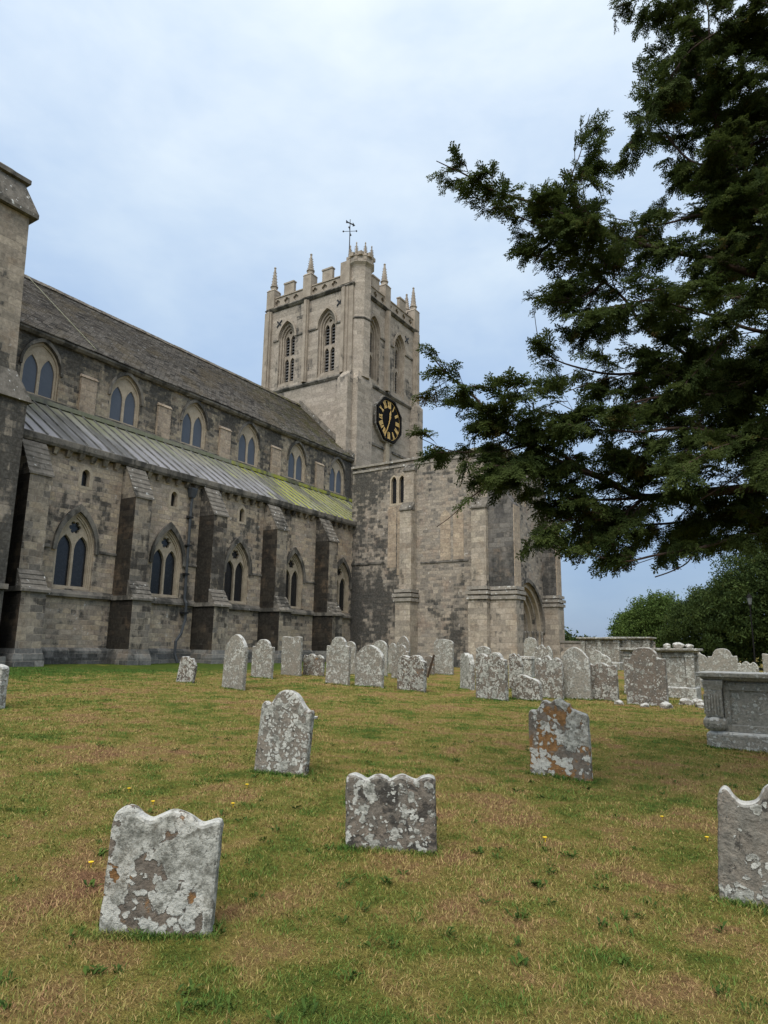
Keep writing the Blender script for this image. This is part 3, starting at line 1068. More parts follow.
# X shaped iron tie plates
for mp, c, v in ((E_, -40.75, 31.35), (E_, -33.75, 31.6), (N_, 53.6, 31.4)):
    q = MB()
    for s in (1, -1):
        a = s * PI / 4
        dx, dy = math.cos(a), math.sin(a)
        q.prism([(c - dx * .42 - dy * .06, v - dy * .42 + dx * .06), (c - dx * .42 + dy * .06, v - dy * .42 - dx * .06),
                 (c + dx * .42 + dy * .06, v + dy * .42 - dx * .06), (c + dx * .42 - dy * .06, v + dy * .42 + dx * .06)], mp, -.06 - .01 * s, -.004)
    part(q, 'tie_plate', 'iron', tower)
# parapet: panelled wall with quatrefoils, merlons
PZ0, PZ1, PZ2 = ZC + .36, 34.05, 35.4
qs = MB()
for mp, a, b in ((E_, TXS + .5, TXN - .4), (N_, TY0 + .3, TY1 - .5)):
    n = 8
    cs = [a + (b - a) * (i + .5) / n for i in range(n)]
    qs.plate(mp, rect(a, PZ0, b, PZ1), [foil(c, (PZ0 + PZ1) / 2, .31, 4, 32) for c in cs], -.02, .14)
    qs.plate(mp, rect(a, PZ0, b, PZ1), [], .16, .5, back=True)
    facebox(mp, a, PZ1 + .002, b, PZ1 + .1, .1, qs)
qs.box(TXS, TY0 + .3, PZ0, TXS + .4, TY1 - .3, PZ1).box(TXS + .4, TY1 - .4, PZ0, TXN - .4, TY1, PZ1)
par = part(qs, 'parapet', 'dress_t')
mer = [(E_, -40.4, -39.2), (E_, -35.85, -34.7), (N_, 47.4, 48.6), (N_, 52.2, 53.4)]
for mp, a, b in mer:
    q = MB()
    q.prism(rect(a, PZ1 + .102, b, PZ2 - .16), mp, -.0, .3)
    q.prism([(a - .05, PZ2 - .158), (b + .05, PZ2 - .158), (b + .05, PZ2 - .05), (b, PZ2), (a, PZ2), (a - .05, PZ2 - .05)], mp, -.06, .35)
    part(q, 'merlon', 'dress_t', par)
for y_ in (47.5, 52.3):
    part(MB().box(TXS, y_ - .7, PZ1, TXS + .4, y_ + .7, PZ2), 'merlon', 'dress_t', par)
for x_ in (-39.8, -35.3):
    part(MB().box(x_ - .7, TY1 - .4, PZ1, x_ + .7, TY1, PZ2), 'merlon', 'dress_t', par)


def pinnacle(x, y, zb, h, r=.42, name='pinnacle', par_=None, base=True, scale=1):
    q = MB()
    if base:
        q.box(x - r * 1.1, y - r * 1.1, ZC + .3, x + r * 1.1, y + r * 1.1, zb)
        q.frustum((x - r * 1.2, y - r * 1.2, x + r * 1.2, y + r * 1.2, zb + .002), (x - r * .9, y - r * .9, x + r * .9, y + r * .9, zb + .2))
    z = zb + (.2 if base else 0)
    q.lathe([(r * .8, 0), (r * .76, .3), (r * .95, .36), (r * .95, .43), (r * .68, .5), (r * .5, h * .5), (r * .2, h - .2), (r * .3, h - .13), (r * .22, h - .05), (.02, h)], (x, y, z), 8, PI / 8)
    # crockets
    for k in range(5):
        for a in range(4):
            zz = z + .65 + (h - 1.0) * k / 5
            rr = r * .62 * (1 - (zz - z - .58) / h) + .03
            an = a * PI / 2 + PI / 4
            q.box(x + rr * math.cos(an) - .025, y + rr * math.sin(an) - .025, zz, x + rr * math.cos(an) + .025, y + rr * math.sin(an) + .025, zz + .06)
    return part(q, name, 'dress_t', par_ or par)


pinnacle(TXS + .35, TY0 + .2, 34.9, 2.55)
pinnacle(-37.41, TY0 + .2, 35.25, 2.2)
pinnacle(TXN - .3, 49.9, 35.3, 2.35)
pinnacle(TXN - .2, TY1 - .2, 35.1, 2.6)
pinnacle(TXN - 1.0, TY1 - .2, 35.0, 2.2)
pinnacle(TXS + .35, TY1 - .2, 34.9, 2.55)
# block beside the stair turret
part(MB().box(TXN - 1.3, TY0 - .2, ZC + .38, TXN - .3, TY0 + .6, 35.3), 'parapet_end', 'dress_t', par)
# stair turret at the north east corner
tcx_, tcy_, tr_ = -32.28, 45.45, 1.04
q = MB().lathe([(tr_, ZT - .2), (tr_, 34.6), (tr_ + .08, 34.75), (tr_ + .26, 34.95), (tr_ + .26, 35.1), (tr_ + .1, 35.15), (tr_ + .1, 35.6), (tr_ - .12, 35.6), (tr_ - .12, 35.2), (0, 35.2)], (tcx_, tcy_, 0), 8, .2)
tt = part(q, 'stair_turret', 'tower')
part(MB().lathe([(tr_ - .01, 29.6), (tr_ + .09, 29.66), (tr_ + .09, 29.76), (tr_ - .01, 29.84)], (tcx_, tcy_, 0), 8, .2), 'turret_string', 'string', tt)
for k in range(8):
    a = 2 * PI * k / 8 + .2
    x, y = tcx_ + (tr_ - .01) * math.cos(a), tcy_ + (tr_ - .01) * math.sin(a)
    if k % 1 == 0:
        pinnacle(x, y, 35.2, 1.75, .24, 'turret_pinnacle', tt, base=False)
    a2 = 2 * PI * (k + .5) / 8 + .2
    x, y = tcx_ + (tr_ - .01) * math.cos(a2), tcy_ + (tr_ - .01) * math.sin(a2)
    part(MB().box(x - .2, y - .2, 35.602, x + .2, y + .2, 35.95), 'turret_merlon', 'dress_t', tt)
# corner buttresses below the belfry string
q = MB()
q.box(-33.0, TY0 - 1.0, 10, -31.95, TY0 + .5, ZT - .6)
q.box(-32.6, TY0 - .25, 10, -31.42, TY0 + 2.0, ZT - .6)
q.frustum((-33.0, TY0 - 1.0, -31.95, TY0 + .5, ZT - .598), (-33.0, TY0 - .25, -32.1, TY0 + .5, ZT + .25))
q.frustum((-32.6, TY0 - .25, -31.42, TY0 + 2.0, ZT - .598), (-32.6, TY0 + .1, -31.6, TY0 + 1.9, ZT + .2))
part(q, 'corner_buttress', 'tower', tower)
q = MB()
q.box(TXN - .5, TY1 - 1.0, 8, TXN + .85, TY1 + .0, 24.6)
q.frustum((TXN - .5, TY1 - 1.0, TXN + .85, TY1 + .0, 24.602), (TXN - .5, TY1 - .95, TXN + .05, TY1 - .05, 25.7))
q.box(TXN - 1.2, TY1 + .002, 8, TXN - .2, TY1 + 1.3, 24.6)
part(q, 'corner_buttress', 'tower', tower)
# string below the clock
q = MB()
facebox(N_, TY0 + 2.2, 19.15, 49.8, 19.36, .12, q)
facebox(N_, 51.1, 19.15, TY1 - 1.0, 19.36, .12, q)
part(q, 'clock_string', 'string', tower)
part(facebox(N_, 49.75, 15.5, 50.35, 20.2, .25), 'clock_bracket', 'dress', tower)
# old roof crease below the nave ridge is hidden; iron weather vane
vx, vy = TXN - .9, TY0 + .5
q = MB().tube([(vx, vy, 35.2), (vx, vy, 39.9)], [.06, .03], 6)
vane = part(q, 'weathervane', 'iron')
q = MB()
for a in (0, PI / 2):
    dx, dy = math.cos(a + .5), math.sin(a + .5)
    q.tube([(vx - dx * .6, vy - dy * .6, 38.7), (vx + dx * .6, vy + dy * .6, 38.7)], .025, 5)
    for s in (1, -1):
        q.lathe([(.0, -.12), (.09, 0), (.0, .12)], (vx + s * dx * .6, vy + s * dy * .6, 38.7), 6)
part(q, 'compass_arms', 'iron', vane)
q = MB().prism([(-.75, 39.35), (-.75, 39.65), (-.35, 39.55), (.5, 39.55), (.5, 39.7), (.95, 39.5), (.5, 39.3), (.5, 39.45), (-.35, 39.45)],
               lambda u, v, d: (vx + u * .2 - d, vy + u * .55 + d, v), -.02, .02)
part(q, 'vane_arrow', 'iron', vane)

# clock: octagonal dial with roman numerals
kc, kz, kr = 50.05, 22.0, 2.02
oct_ = lambda r: [(kc + r / math.cos(PI / 8) * math.cos(PI / 8 + i * PI / 4), kz + r / math.cos(PI / 8) * math.sin(PI / 8 + i * PI / 4)) for i in range(8)]
clock = part(MB().plate(N_, oct_(kr - .06), [], -.34, -.0), 'clock', 'dial')
part(MB().plate(N_, oct_(kr), [oct_(kr - .18)], -.48, -.0, back=False), 'clock_rim', 'rim', clock)
part(MB().plate(N_, oct_(kr + .12), [oct_(kr + .002)], -.3, -.0), 'clock_case', 'moulding', clock)
ROM = ['XII', 'I', 'II', 'III', 'IV', 'V', 'VI', 'VII', 'VIII', 'IX', 'X', 'XI']


def stroke(q, a, b, w, fn):
    (x0, y0), (x1, y1) = a, b
    L = math.hypot(x1 - x0, y1 - y0)
    nx, ny = -(y1 - y0) / L * w / 2, (x1 - x0) / L * w / 2
    pts = [(x0 + nx, y0 + ny), (x0 - nx, y0 - ny), (x1 - nx, y1 - ny), (x1 + nx, y1 + ny)]
    q.prism([fn(*p) for p in pts], N_, -.37 - .002 * (len(q.v) % 7), -.345)


for h_, s in enumerate(ROM):
    ang = h_ * PI / 6
    q = MB()
    wd = {'I': .13, 'V': .3, 'X': .32}
    tot = sum(wd[c] for c in s)
    x = -tot / 2

    def fn(u, v, ang=ang):
        # u to the right, v outwards at the given hour; +Y is to the right seen from the north side facing it
        r_ = 1.46 + v
        uu = u * math.cos(ang) + r_ * math.sin(ang)
        vv = -u * math.sin(ang) + r_ * math.cos(ang)
        return (kc + uu, kz + vv)
    hh = .33
    for c in s:
        cx_ = x + wd[c] / 2
        if c == 'I':
            stroke(q, (cx_, -hh), (cx_, hh), .11, fn)
        elif c == 'V':
            stroke(q, (cx_ - .1, hh), (cx_, -hh), .14, fn)
            stroke(q, (cx_ + .1, hh), (cx_, -hh), .08, fn)
        else:
            stroke(q, (cx_ - .11, hh), (cx_ + .11, -hh), .14, fn)
            stroke(q, (cx_ + .11, hh), (cx_ - .11, -hh), .08, fn)
        x += wd[c]
    part(q, 'numeral', 'gold', clock)


def hand(ang, L, w, name, d):
    q = MB()
    ca, sa = math.cos(ang), math.sin(ang)
    P2 = [(-w * .5, -.35), (w * .5, -.35), (w * .35, 0), (w, L * .6), (0, L), (-w, L * .6), (-w * .35, 0)]
    q.prism([(kc + u * ca + v * sa, kz - u * sa + v * ca) for u, v in P2], N_, -d - .03, -d)
    part(q, name, 'gold', clock)


hand(R(12), 1.05, .13, 'hour_hand', .40)
hand(R(205), 1.6, .06, 'minute_hand', .45)
q = MB().plate(N_, circle(kc, kz, 1.85, 48), [circle(kc, kz, 1.81, 48)], -.35, -.345)
part(q, 'minute_track', 'gold', clock)

# ------------------------------------------------------------------ north porch
PY0, PY1 = 39.2, 47.4                    # east and west faces
PXN, PXA = -16.7, -28.1                  # north face, junction with the aisle
PZ = 14.35
E2, N2 = YF(PY0), XF(PXN)
lan = [(-24.57, .5), (-23.92, .5)]
hol = [arch(c, w, 11.4, 13.0, 13.42, 6) for c, w in lan]
AC, AW = 43.45, 5.7                      # great arch
q = MB()
q.plate(E2, rect(PXA, -.2, PXN, PZ), hol, 0, .7)
q.plate(N2, rect(PY0, -.2, PY1, PZ), [arch(AC, AW, .1, 2.9, 6.05, 12), arch(42.95, .42, 11.25, 12.1, 12.5, 6), arch(43.6, .42, 11.25, 12.1, 12.5, 6)], 0, .6)
q.add([(PXA, PY1, -.2), (PXN, PY1, -.2), (PXN, PY1, PZ), (PXA, PY1, PZ)], [(0, 1, 2, 3)])
q.add([(PXA, PY0, PZ - .3), (PXN, PY0, PZ - .3), (PXN, PY1, PZ - .3), (PXA, PY1, PZ - .3)], [(0, 1, 2, 3)])
q.add([(PXA, PY0, -.2), (PXA, PY1, -.2), (PXA, PY1, PZ), (PXA, PY0, PZ)], [(0, 1, 2, 3)])
porch = part(q, 'porch', 'porch')
q = MB()
q.prism([(PXA - .08, PZ + .002), (PXN + .1, PZ + .002), (PXN + .1, PZ + .16), (PXA - .08, PZ + .16)], E2, -.12, .6)
q.prism([(PY0 + .6, PZ + .003), (PY1 + .1, PZ + .003), (PY1 + .1, PZ + .16), (PY0 + .6, PZ + .16)], N2, -.12, .6)
q.prism([(PXA, PZ - .35), (PXN, PZ - .35), (PXN, PZ - .2), (PXA, PZ - .2)], E2, -.06, -.002)
part(q, 'porch_coping', 'moulding')
for c, w in lan:
    s = part(MB().plate(E2, arch(c, w + .14, 11.3, 13.0, 13.5, 6), [arch(c, w - .06, 11.45, 13.0, 13.38, 6)], -.01, .25), 'lancet_window', 'dress')
    part(MB().plate(E2, arch(c, w + .05, 11.35, 13.0, 13.42, 6), [], .22, .23), 'glass', 'darkglass', s)
for c in (42.95, 43.6):
    s = part(MB().plate(N2, arch(c, .418, 11.252, 12.1, 12.49, 6), [arch(c, .32, 11.3, 12.1, 12.42, 6)], .05, .2), 'lancet_window', 'dress')
    part(MB().plate(N2, arch(c, .4, 11.26, 12.1, 12.45, 6), [], .19, .2), 'glass', 'darkglass', s)
# blocked lancets: pale infill panels, slightly proud or sunk
for u0, u1, v0, v1 in ((-25.0, -24.33, 7.0, 11.25), (-24.25, -23.65, 6.5, 11.25)):
    part(MB().prism(rect(u0, v0, u1, v1), E2, -.02, -.002), 'blocked_lancet', 'infill')
for c in (-20.55, -19.6):
    part(MB().prism(arch(c, .74, 7.3, 10.1, 10.6, 6), E2, -.02, -.002), 'blocked_lancet', 'infill')
part(facebox(E2, PXA + .1, 7.32, -25.3, 7.46, .07), 'porch_string', 'string', porch)
part(facebox(E2, -22.4, 7.15, -18.9, 7.25, .06), 'porch_string', 'string', porch)
part(facebox(E2, PXA, -.2, PXN, 1.0, .14, MB()), 'porch_plinth', 'plinth', porch)


def stage_buttress(u0, u1, mp, p, tops, name='porch_buttress', mat='porch_butt', base=5.05):
    q = MB()
    q.prism(rect(u0 - .12, -.2, u1 + .12, base), mp, -p - .28, -.003)
    b = None
    z = base
    for k, (zt, pp) in enumerate(tops):
        q.prism(rect(u0 + .06 * k, z, u1 - .06 * k, zt), mp, -pp, -.003)
        z = zt
    b = part(q, name, mat)
    # string of two rolls over the lower stage
    s = MB()
    for zz, ex in ((base - .42, .10), (base - .12, .13), (base + .17, .06)):
        s.prism(rect(u0 - .12 - ex, zz, u1 + .12 + ex, zz + .2), mp, -p - .28 - ex, -.004)
    part(s, 'buttress_moulding', 'moulding', b)
    for k, (zt, pp) in enumerate(tops):
        nxt = tops[k + 1][1] if k + 1 < len(tops) else 0
        a0, a1 = u0 + .06 * k - .05, u1 - .06 * k + .05
        s = MB()
        o = [mp(a0, zt - .03, -pp - .08), mp(a1, zt - .03, -pp - .08), mp(a1, zt + .06, -pp - .08), mp(a0, zt + .06, -pp - .08),
             mp(a1, zt + (pp - nxt) * 1.3 + .1, -nxt - .005), mp(a0, zt + (pp - nxt) * 1.3 + .1, -nxt - .005), mp(a0, zt - .03, -nxt - .005), mp(a1, zt - .03, -nxt - .005)]
        s.add(o, [(0, 1, 2, 3), (3, 2, 4, 5), (0, 3, 5, 6), (1, 7, 4, 2), (0, 6, 7, 1)])
        part(s, 'buttress_cap', 'weather', b)
    return b


stage_buttress(-23.62, -22.72, E2, .72, [(10.75, .72), (13.55, .34)])
stage_buttress(-18.3, -17.3, E2, .85, [(10.35, .85), (13.5, .35)])
# angle buttress at the north east corner: dark flank, long sloping head, pale outer strip
for yb, xo in ((38.68, -15.62), (46.55, -15.72)):
    q = MB()
    q.box(PXN - 1.2 if yb < 40 else PXN + .003, yb - .12, -.2, xo + .12, yb + 1.05, 5.0)
    b = part(q, 'angle_buttress', 'porch_butt')
    q = MB()
    xi = PXN - (.6 if yb < 40 else -.004)
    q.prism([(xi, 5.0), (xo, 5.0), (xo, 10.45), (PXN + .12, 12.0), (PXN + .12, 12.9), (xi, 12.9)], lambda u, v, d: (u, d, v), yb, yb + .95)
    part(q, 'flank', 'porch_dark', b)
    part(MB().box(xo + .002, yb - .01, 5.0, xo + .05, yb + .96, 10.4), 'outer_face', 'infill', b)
    q = MB()
    for zz, ex in ((4.62, .10), (4.92, .13), (5.2, .06)):
        q.box((PXN - .6) if yb < 40 else PXN + .005, yb - .12 - ex, zz, xo + .12 + ex, yb + 1.05 + ex, zz + .2)
    part(q, 'buttress_moulding', 'moulding', b)
# the great arched doorway: nested orders stepping into the wall
w = AW
for k in range(6):
    wi = AW - .5 - .42 * k
    wo = AW - .004 - (.42 * k + (.09 if k else 0))
    vt_o, vt_i = 6.045 - .235 * k - (.04 if k else 0), 6.05 - .27 - .235 * k
    q = MB().plate(N2, arch(AC, wo, .1, 2.9, vt_o, 12), [arch(AC, wi, .102, 2.9, vt_i, 12)], .1 + .24 * k, .36 + .24 * k)
    oc = part(q, 'door_arch_order', 'dress' if k % 2 == 0 else 'porch_butt')
    # slim shafts at the jambs
    q = MB()
    for s in (1, -1):
        yy = AC + s * (wi / 2 + .08)
        q.lathe([(.1, .1), (.13, .3), (.075, .4), (.075, 2.6), (.13, 2.82), (.13, 2.92)], (PXN - .1 - .24 * k + .07, yy, 0), 8)
    part(q, 'jamb_shafts', 'moulding', oc)
part(MB().plate(N2, hood(AC, AW + .02, 2.9, 6.08, .2, 12), [], -.14, 0), 'door_hood_mould', 'string')
part(MB().plate(N2, rect(AC - 1.8, .1, AC + 1.8, 5), [], 1.55, 1.6), 'church_door', 'wood')

# ------------------------------------------------------------------ headstones
def curve(ctrl, n=7):
    """Catmull-Rom through control points (t,y)"""
    P = [ctrl[0]] + ctrl + [ctrl[-1]]
    out = []
    for i in range(1, len(P) - 2):
        for k in range(n):
            t = k / n
            a, b, c, d = P[i - 1], P[i], P[i + 1], P[i + 2]
            out.append(tuple(.5 * (2 * b[j] + (c[j] - a[j]) * t + (2 * a[j] - 5 * b[j] + 4 * c[j] - d[j]) * t * t + (3 * b[j] - a[j] - 3 * c[j] + d[j]) * t ** 3) for j in (0, 1)))
    out.append(ctrl[-1])
    return out


TOPS = {
    'round': [(0, .76), (.05, .87), (.18, .95), (.5, 1.0), (.82, .95), (.95, .87), (1, .76)],
    'lowround': [(0, .88), (.06, .94), (.25, .98), (.5, 1.0), (.75, .98), (.94, .94), (1, .88)],
    'gothic': [(0, .70), (.06, .80), (.25, .93), (.42, .99), (.5, 1.0), (.58, .99), (.75, .93), (.94, .80), (1, .70)],
    'shoulder': [(0, .78), (.02, .81), (.13, .81), (.17, .83), (.22, .91), (.33, .98), (.5, 1.0), (.67, .98), (.78, .91), (.83, .83), (.87, .81), (.98, .81), (1, .78)],
    'ogee': [(0, .74), (.01, .80), (.07, .84), (.14, .82), (.2, .84), (.3, .95), (.42, .995), (.5, 1.0), (.58, .995), (.7, .95), (.82, .84), (.9, .79), (.98, .78), (1, .74)],
    'flat': [(0, .95), (.03, .99), (.2, 1.0), (.5, .985), (.8, 1.0), (.97, .99), (1, .95)],
    'threewave': [(0, .84), (.02, .95), (.09, 1.0), (.18, 1.0), (.26, .95), (.34, .92), (.40, .94), (.5, .985), (.58, .99), (.7, .95), (.8, .90), (.86, .905), (.93, .925), (.98, .92), (1, .88)],
    'fourwave': [(0, .90), (.02, .97), (.1, 1.0), (.17, .97), (.23, .93), (.3, .965), (.38, .985), (.46, .96), (.5, .93), (.56, .965), (.64, .985), (.72, .94), (.78, .915), (.84, .96), (.92, .985), (.98, .96), (1, .9)],
    'scroll': [(0, .72), (.01, .80), (.06, .84), (.14, .84), (.19, .87), (.23, .93), (.28, .97), (.34, .965), (.4, .945), (.46, .98), (.52, 1.0), (.59, .98), (.64, .95), (.7, .93), (.74, .88), (.8, .855), (.9, .83), (.98, .80), (1, .74)],
    'twobump': [(0, .82), (.03, .89), (.12, .95), (.25, .97), (.36, .93), (.42, .91), (.5, .96), (.66, 1.0), (.8, .96), (.88, .87), (.94, .85), (.985, .84), (1, .80)],
    'bumps3': [(0, .84), (.03, .92), (.12, .94), (.2, .9), (.28, .96), (.4, 1.0), (.5, .98), (.58, .92), (.66, .93), (.78, .97), (.88, .92), (.95, .86), (1, .78)],
    'scrollleft': [(0, .80), (.01, .86), (.05, .90), (.1, .885), (.15, .83), (.2, .80), (.27, .81), (.33, .86), (.38, .94), (.45, .985), (.55, 1.0), (.7, .99), (.85, .9), (1, .82)],
    'jagged': [(0, .72), (.05, .93), (.2, .97), (.4, 1.0), (.55, .93), (.7, .97), (.85, .86), (1, .70)],
    'slant': [(0, .70), (.08, .80), (.2, .90), (.35, 1.0), (.5, .97), (.65, .88), (.8, .84), (.93, .76), (1, .66)],
}


def headstone(name, X, Y, w, h, shape, label, tone, lichen, rust, dark, th=.11, ry=0, rx=0, rz=0, n=7, group='weathered headstones in the churchyard', grain=1.0):
    z = gz(X, Y)
    top = curve(TOPS[shape], n)
    sd = hash_seed(label)
    out = [(-w / 2, -.3)]
    k = 10
    lo = top[0][1] * h
    for i in range(k):
        out.append((-w / 2, -.05 + (lo + .05) * i / k))
    out += [((t - .5) * w, y * h) for t, y in top]
    hi = top[-1][1] * h
    for i in range(1, k + 1):
        out.append((w / 2, hi - (hi + .05) * i / k))
    out.append((w / 2, -.3))
    out = [(u + .008 * noise.noise((u * 9, v * 9, sd)), v + (.006 * noise.noise((u * 11, v * 11, sd + 9)) if v > .02 else 0)) for u, v in out]
    N = len(out)

    def inset(d):
        res = []
        for i in range(N):
            a, b = Vector(out[i - 1]), Vector(out[(i + 1) % N])
            t = (b - a)
            if t.length < 1e-6:
                res.append(out[i])
                continue
            t.normalize()
            nn = Vector((t.y, -t.x))
            res.append((out[i][0] + nn.x * d, out[i][1] + nn.y * d))
        return res
    mb = MB()
    mp = lambda u, v, d: (u, d, v)
    rings = [(inset(.022), -th / 2), (inset(.007), -th / 2 + .007), (out, -th / 2 + .024), (out, th / 2 - .024), (inset(.007), th / 2 - .007), (inset(.022), th / 2)]
    for poly, d in rings:
        mb.v += [mp(u, v, d + .004 * noise.noise((u * 5, v * 5, d * 9 + sd))) for u, v in poly]
    for r_ in range(len(rings) - 1):
        for i in range(N):
            j = (i + 1) % N
            mb.f.append((r_ * N + i, r_ * N + j, (r_ + 1) * N + j, (r_ + 1) * N + i))
    for r_ in (0, len(rings) - 1):
        for tri in tessellate_polygon([[Vector((u, v, 0)) for u, v in rings[r_][0]]]):
            mb.f.append(tuple(r_ * N + i for i in tri))
    o = mb.build(name, M['grave'])
    o.location = (X, Y, z)
    o.rotation_euler = (R(rx), R(ry), R(rz))
    o['tone'], o['lichen'], o['rust'], o['dark'], o['grain'] = float(tone), float(lichen), float(rust), float(dark), float(grain)
    GR.append((X, Y, w, th, R(rz)))
    return tag(o, label, 'headstone', group)


def hash_seed(s):
    return sum((i + 1) * ord(c) for i, c in enumerate(s)) % 97


GR = []
H = headstone
# near stones
H('headstone', -3.23, 2.78, .60, .63, 'threewave', 'low white-lichened headstone with wavy top, nearest and leftmost in the dry grass', .2, .78, .6, .4, .10, 2.6, 0, 37, 14, grain=.98)
H('headstone', -5.58, 6.48, .68, .95, 'ogee', 'grey shouldered headstone with carved rounded top, leaning right, behind the nearest stone', .42, .48, .2, .62, .12, 3.2, -3, 12, 14, grain=1.4)
H('headstone', -2.99, 4.80, .70, .55, 'fourwave', 'low dark speckled headstone with a four-humped top in the middle of the lawn', .28, .40, .12, .85, .12, -1.5, 0, 27, 14, grain=1.5)
H('headstone', -2.96, 8.7, .77, .95, 'scroll', 'brown and orange headstone with white lichen splashes and scrolled top, right of centre', .2, .56, .95, .42, .10, -1, 0, 0, 14, grain=.82)
H('headstone', -.42, 5.44, .74, .77, 'scrollleft', 'rough grey headstone with a curled scroll top cut by the right edge', .50, .30, .0, .60, .14, 3.5, 0, 4, 14)
# left
H('headstone', -13.85, 7.33, .78, .84, 'lowround', 'pale white headstone cut by the left edge before the church wall', .7, .75, .15, .2, .2, 0, 0, 20)
H('headstone', -17.0, 15.05, .62, .80, 'jagged', 'small broken brown and white stump of headstone leaning before the church', .15, .55, .3, .7, .14, 9, 0, 10)
H('headstone', -14.6, 14.72, .92, 1.56, 'gothic', 'tall pale grey round-topped headstone, leftmost of the tall ones, leaning right', .78, .40, .05, .1, .14, 3, 0, -6)
H('headstone', -17.66, 19.22, 1.0, 1.40, 'shoulder', 'grey shouldered headstone just right of the tall leaning one', .7, .45, .05, .22, .14, 1.5)
H('headstone', -18.02, 21.29, .98, 1.52, 'flat', 'upright grey headstone with nearly square top, beside a low brown one', .7, .35, .08, .28, .14, 0)
H('headstone', -17.55, 22.11, 1.02, .86, 'bumps3', 'low brown mottled headstone tucked beside the square-topped grey one', .22, .45, .45, .4, .14, 1)
H('headstone', -14.06, 19.02, .95, 1.58, 'shoulder', 'tall grey headstone with orange spots and round-shouldered top, before the aisle corner', .72, .5, .38, .15, .14, 1)
H('headstone', -17.9, 25.16, .56, 1.43, 'round', 'narrow pale headstone peeping out behind the tall orange-spotted one', .8, .5, 0, .1, .12, -1)
H('headstone', -12.97, 19.3, 1.15, 1.36, 'gothic', 'broad grey headstone with rounded gothic top and rusty lower right corner', .66, .5, .25, .2, .16, 1, 0, -6)
H('headstone', -16.43, 25.28, .72, 1.52, 'round', 'pale round headstone between the broad grey one and the buff pair', .85, .55, 0, .05, .12, 0)
H('headstone', -17.0, 27.18, .42, 1.39, 'round', 'thin pale slab of headstone close behind a buff one', .85, .4, 0, .1, .12, 1)
H('headstone', -16.9, 27.9, .75, 1.72, 'gothic', 'tall buff headstone with pointed top, rearmost of the cluster near the porch wall', .55, .2, .05, .2, .12, 2)
H('headstone', -14.85, 24.34, .78, 1.36, 'shoulder', 'buff shouldered headstone behind the dark brown twin-humped one', .55, .3, .05, .25, .13, 2)
H('headstone', -11.26, 19.16, 1.05, 1.12, 'twobump', 'dark brown headstone with two white humps, in front of the buff ones', .08, .50, .5, .62, .2, 2, 0, -8)
H('headstone', -15.42, 27.83, .48, .86, 'round', 'small brown headstone low against the porch wall', .2, .2, .3, .3, .12, 0)
H('headstone', -15.11, 28.6, .98, 1.60, 'lowround', 'lone pale grey headstone with flat-rounded top before the porch wall', .8, .5, 0, .2, .16, 1)
# right group
H('headstone', -10.41, 21.41, .66, 1.2, 'jagged', 'white crusted jagged headstone seen nearly edge-on at the start of the right cluster', .4, .85, .05, .5, .2, 2, 0, -32)
H('headstone', -8.21, 18.47, .98, 1.32, 'twobump', 'big brown speckled headstone with two white humps, front of the right cluster', .28, .52, .2, .4, .2, -.5, 0, -8)
H('headstone', -7.5, 19.33, .9, .72, 'slant', 'low brown headstone with white hump, right against the big speckled one', .25, .6, .2, .45, .2, -2, 0, -8)
H('headstone', -11.23, 24.53, .6, 1.45, 'lowround', 'grey headstone just showing above the big brown speckled one', .55, .5, .05, .3, .14, 0)
H('headstone', -9.39, 23.2, .52, 1.25, 'jagged', 'dark headstone with white top behind the low box stone', .12, .6, .0, .8, .14, 0)
H('headstone', -13.7, 36.0, .76, 1.5, 'round', 'pale round-topped headstone standing before the arched doorway', .92, .35, 0, .08, .14, 0)
H('headstone', -7.37, 20.88, .84, 1.27, 'bumps3', 'brown headstone with pale speckles and lumpy top, between the box and the tall white', .28, .5, .15, .35, .2, 1)
H('headstone', -9.83, 27.25, .74, 1.56, 'bumps3', 'grey headstone with a knobbly crest rising behind the lumpy brown one', .6, .5, .05, .35, .14, 0)
H('headstone', -6.69, 21.35, .92, 1.58, 'gothic', 'tall whitish headstone with pointed-round top, tallest of the right cluster', .85, .45, .03, .12, .16, -1)
H('headstone', -6.05, 21.73, 1.06, 1.14, 'threewave', 'brown headstone with white spots and wavy three-humped top, right of the tall white one', .25, .48, .1, .4, .16, -1, 0, -4)
H('headstone', -8.37, 30.09, .96, 1.28, 'slant', 'whitish sloping headstone behind the spotted wavy one', .75, .6, .05, .3, .14, 0)
H('headstone', -4.52, 20.88, 1.12, 1.62, 'shoulder', 'large brown headstone with broad shoulders standing in front of the pilastered chest tomb', .2, .36, .3, .3, .2, -.5, 0, -4)
H('headstone', -4.55, 30.0, .82, 1.50, 'slant', 'pale headstone tilted, right behind the pilastered chest tomb', .85, .4, 0, .1, .16, 3)
H('headstone', -3.57, 30.0, 1.05, 1.55, 'shoulder', 'pale shouldered headstone rising behind the large fluted chest tomb', .82, .35, 0, .1, .16, -2)
H('headstone', -2.75, 30.0, .72, 1.1, 'bumps3', 'low lumpy pale headstone beside the shouldered one, over the fluted tomb lid', .8, .6, 0, .2, .16, 0)
H('headstone', -2.05, 30.2, .42, 1.42, 'flat', 'narrow pale headstone cut by the right edge above the fluted tomb', .9, .3, 0, .05, .14, 0)


def gtag(o, tone, lich, rust, dark):
    o['tone'], o['lichen'], o['rust'], o['dark'], o['grain'] = float(tone), float(lich), float(rust), float(dark), 1.0
    return o


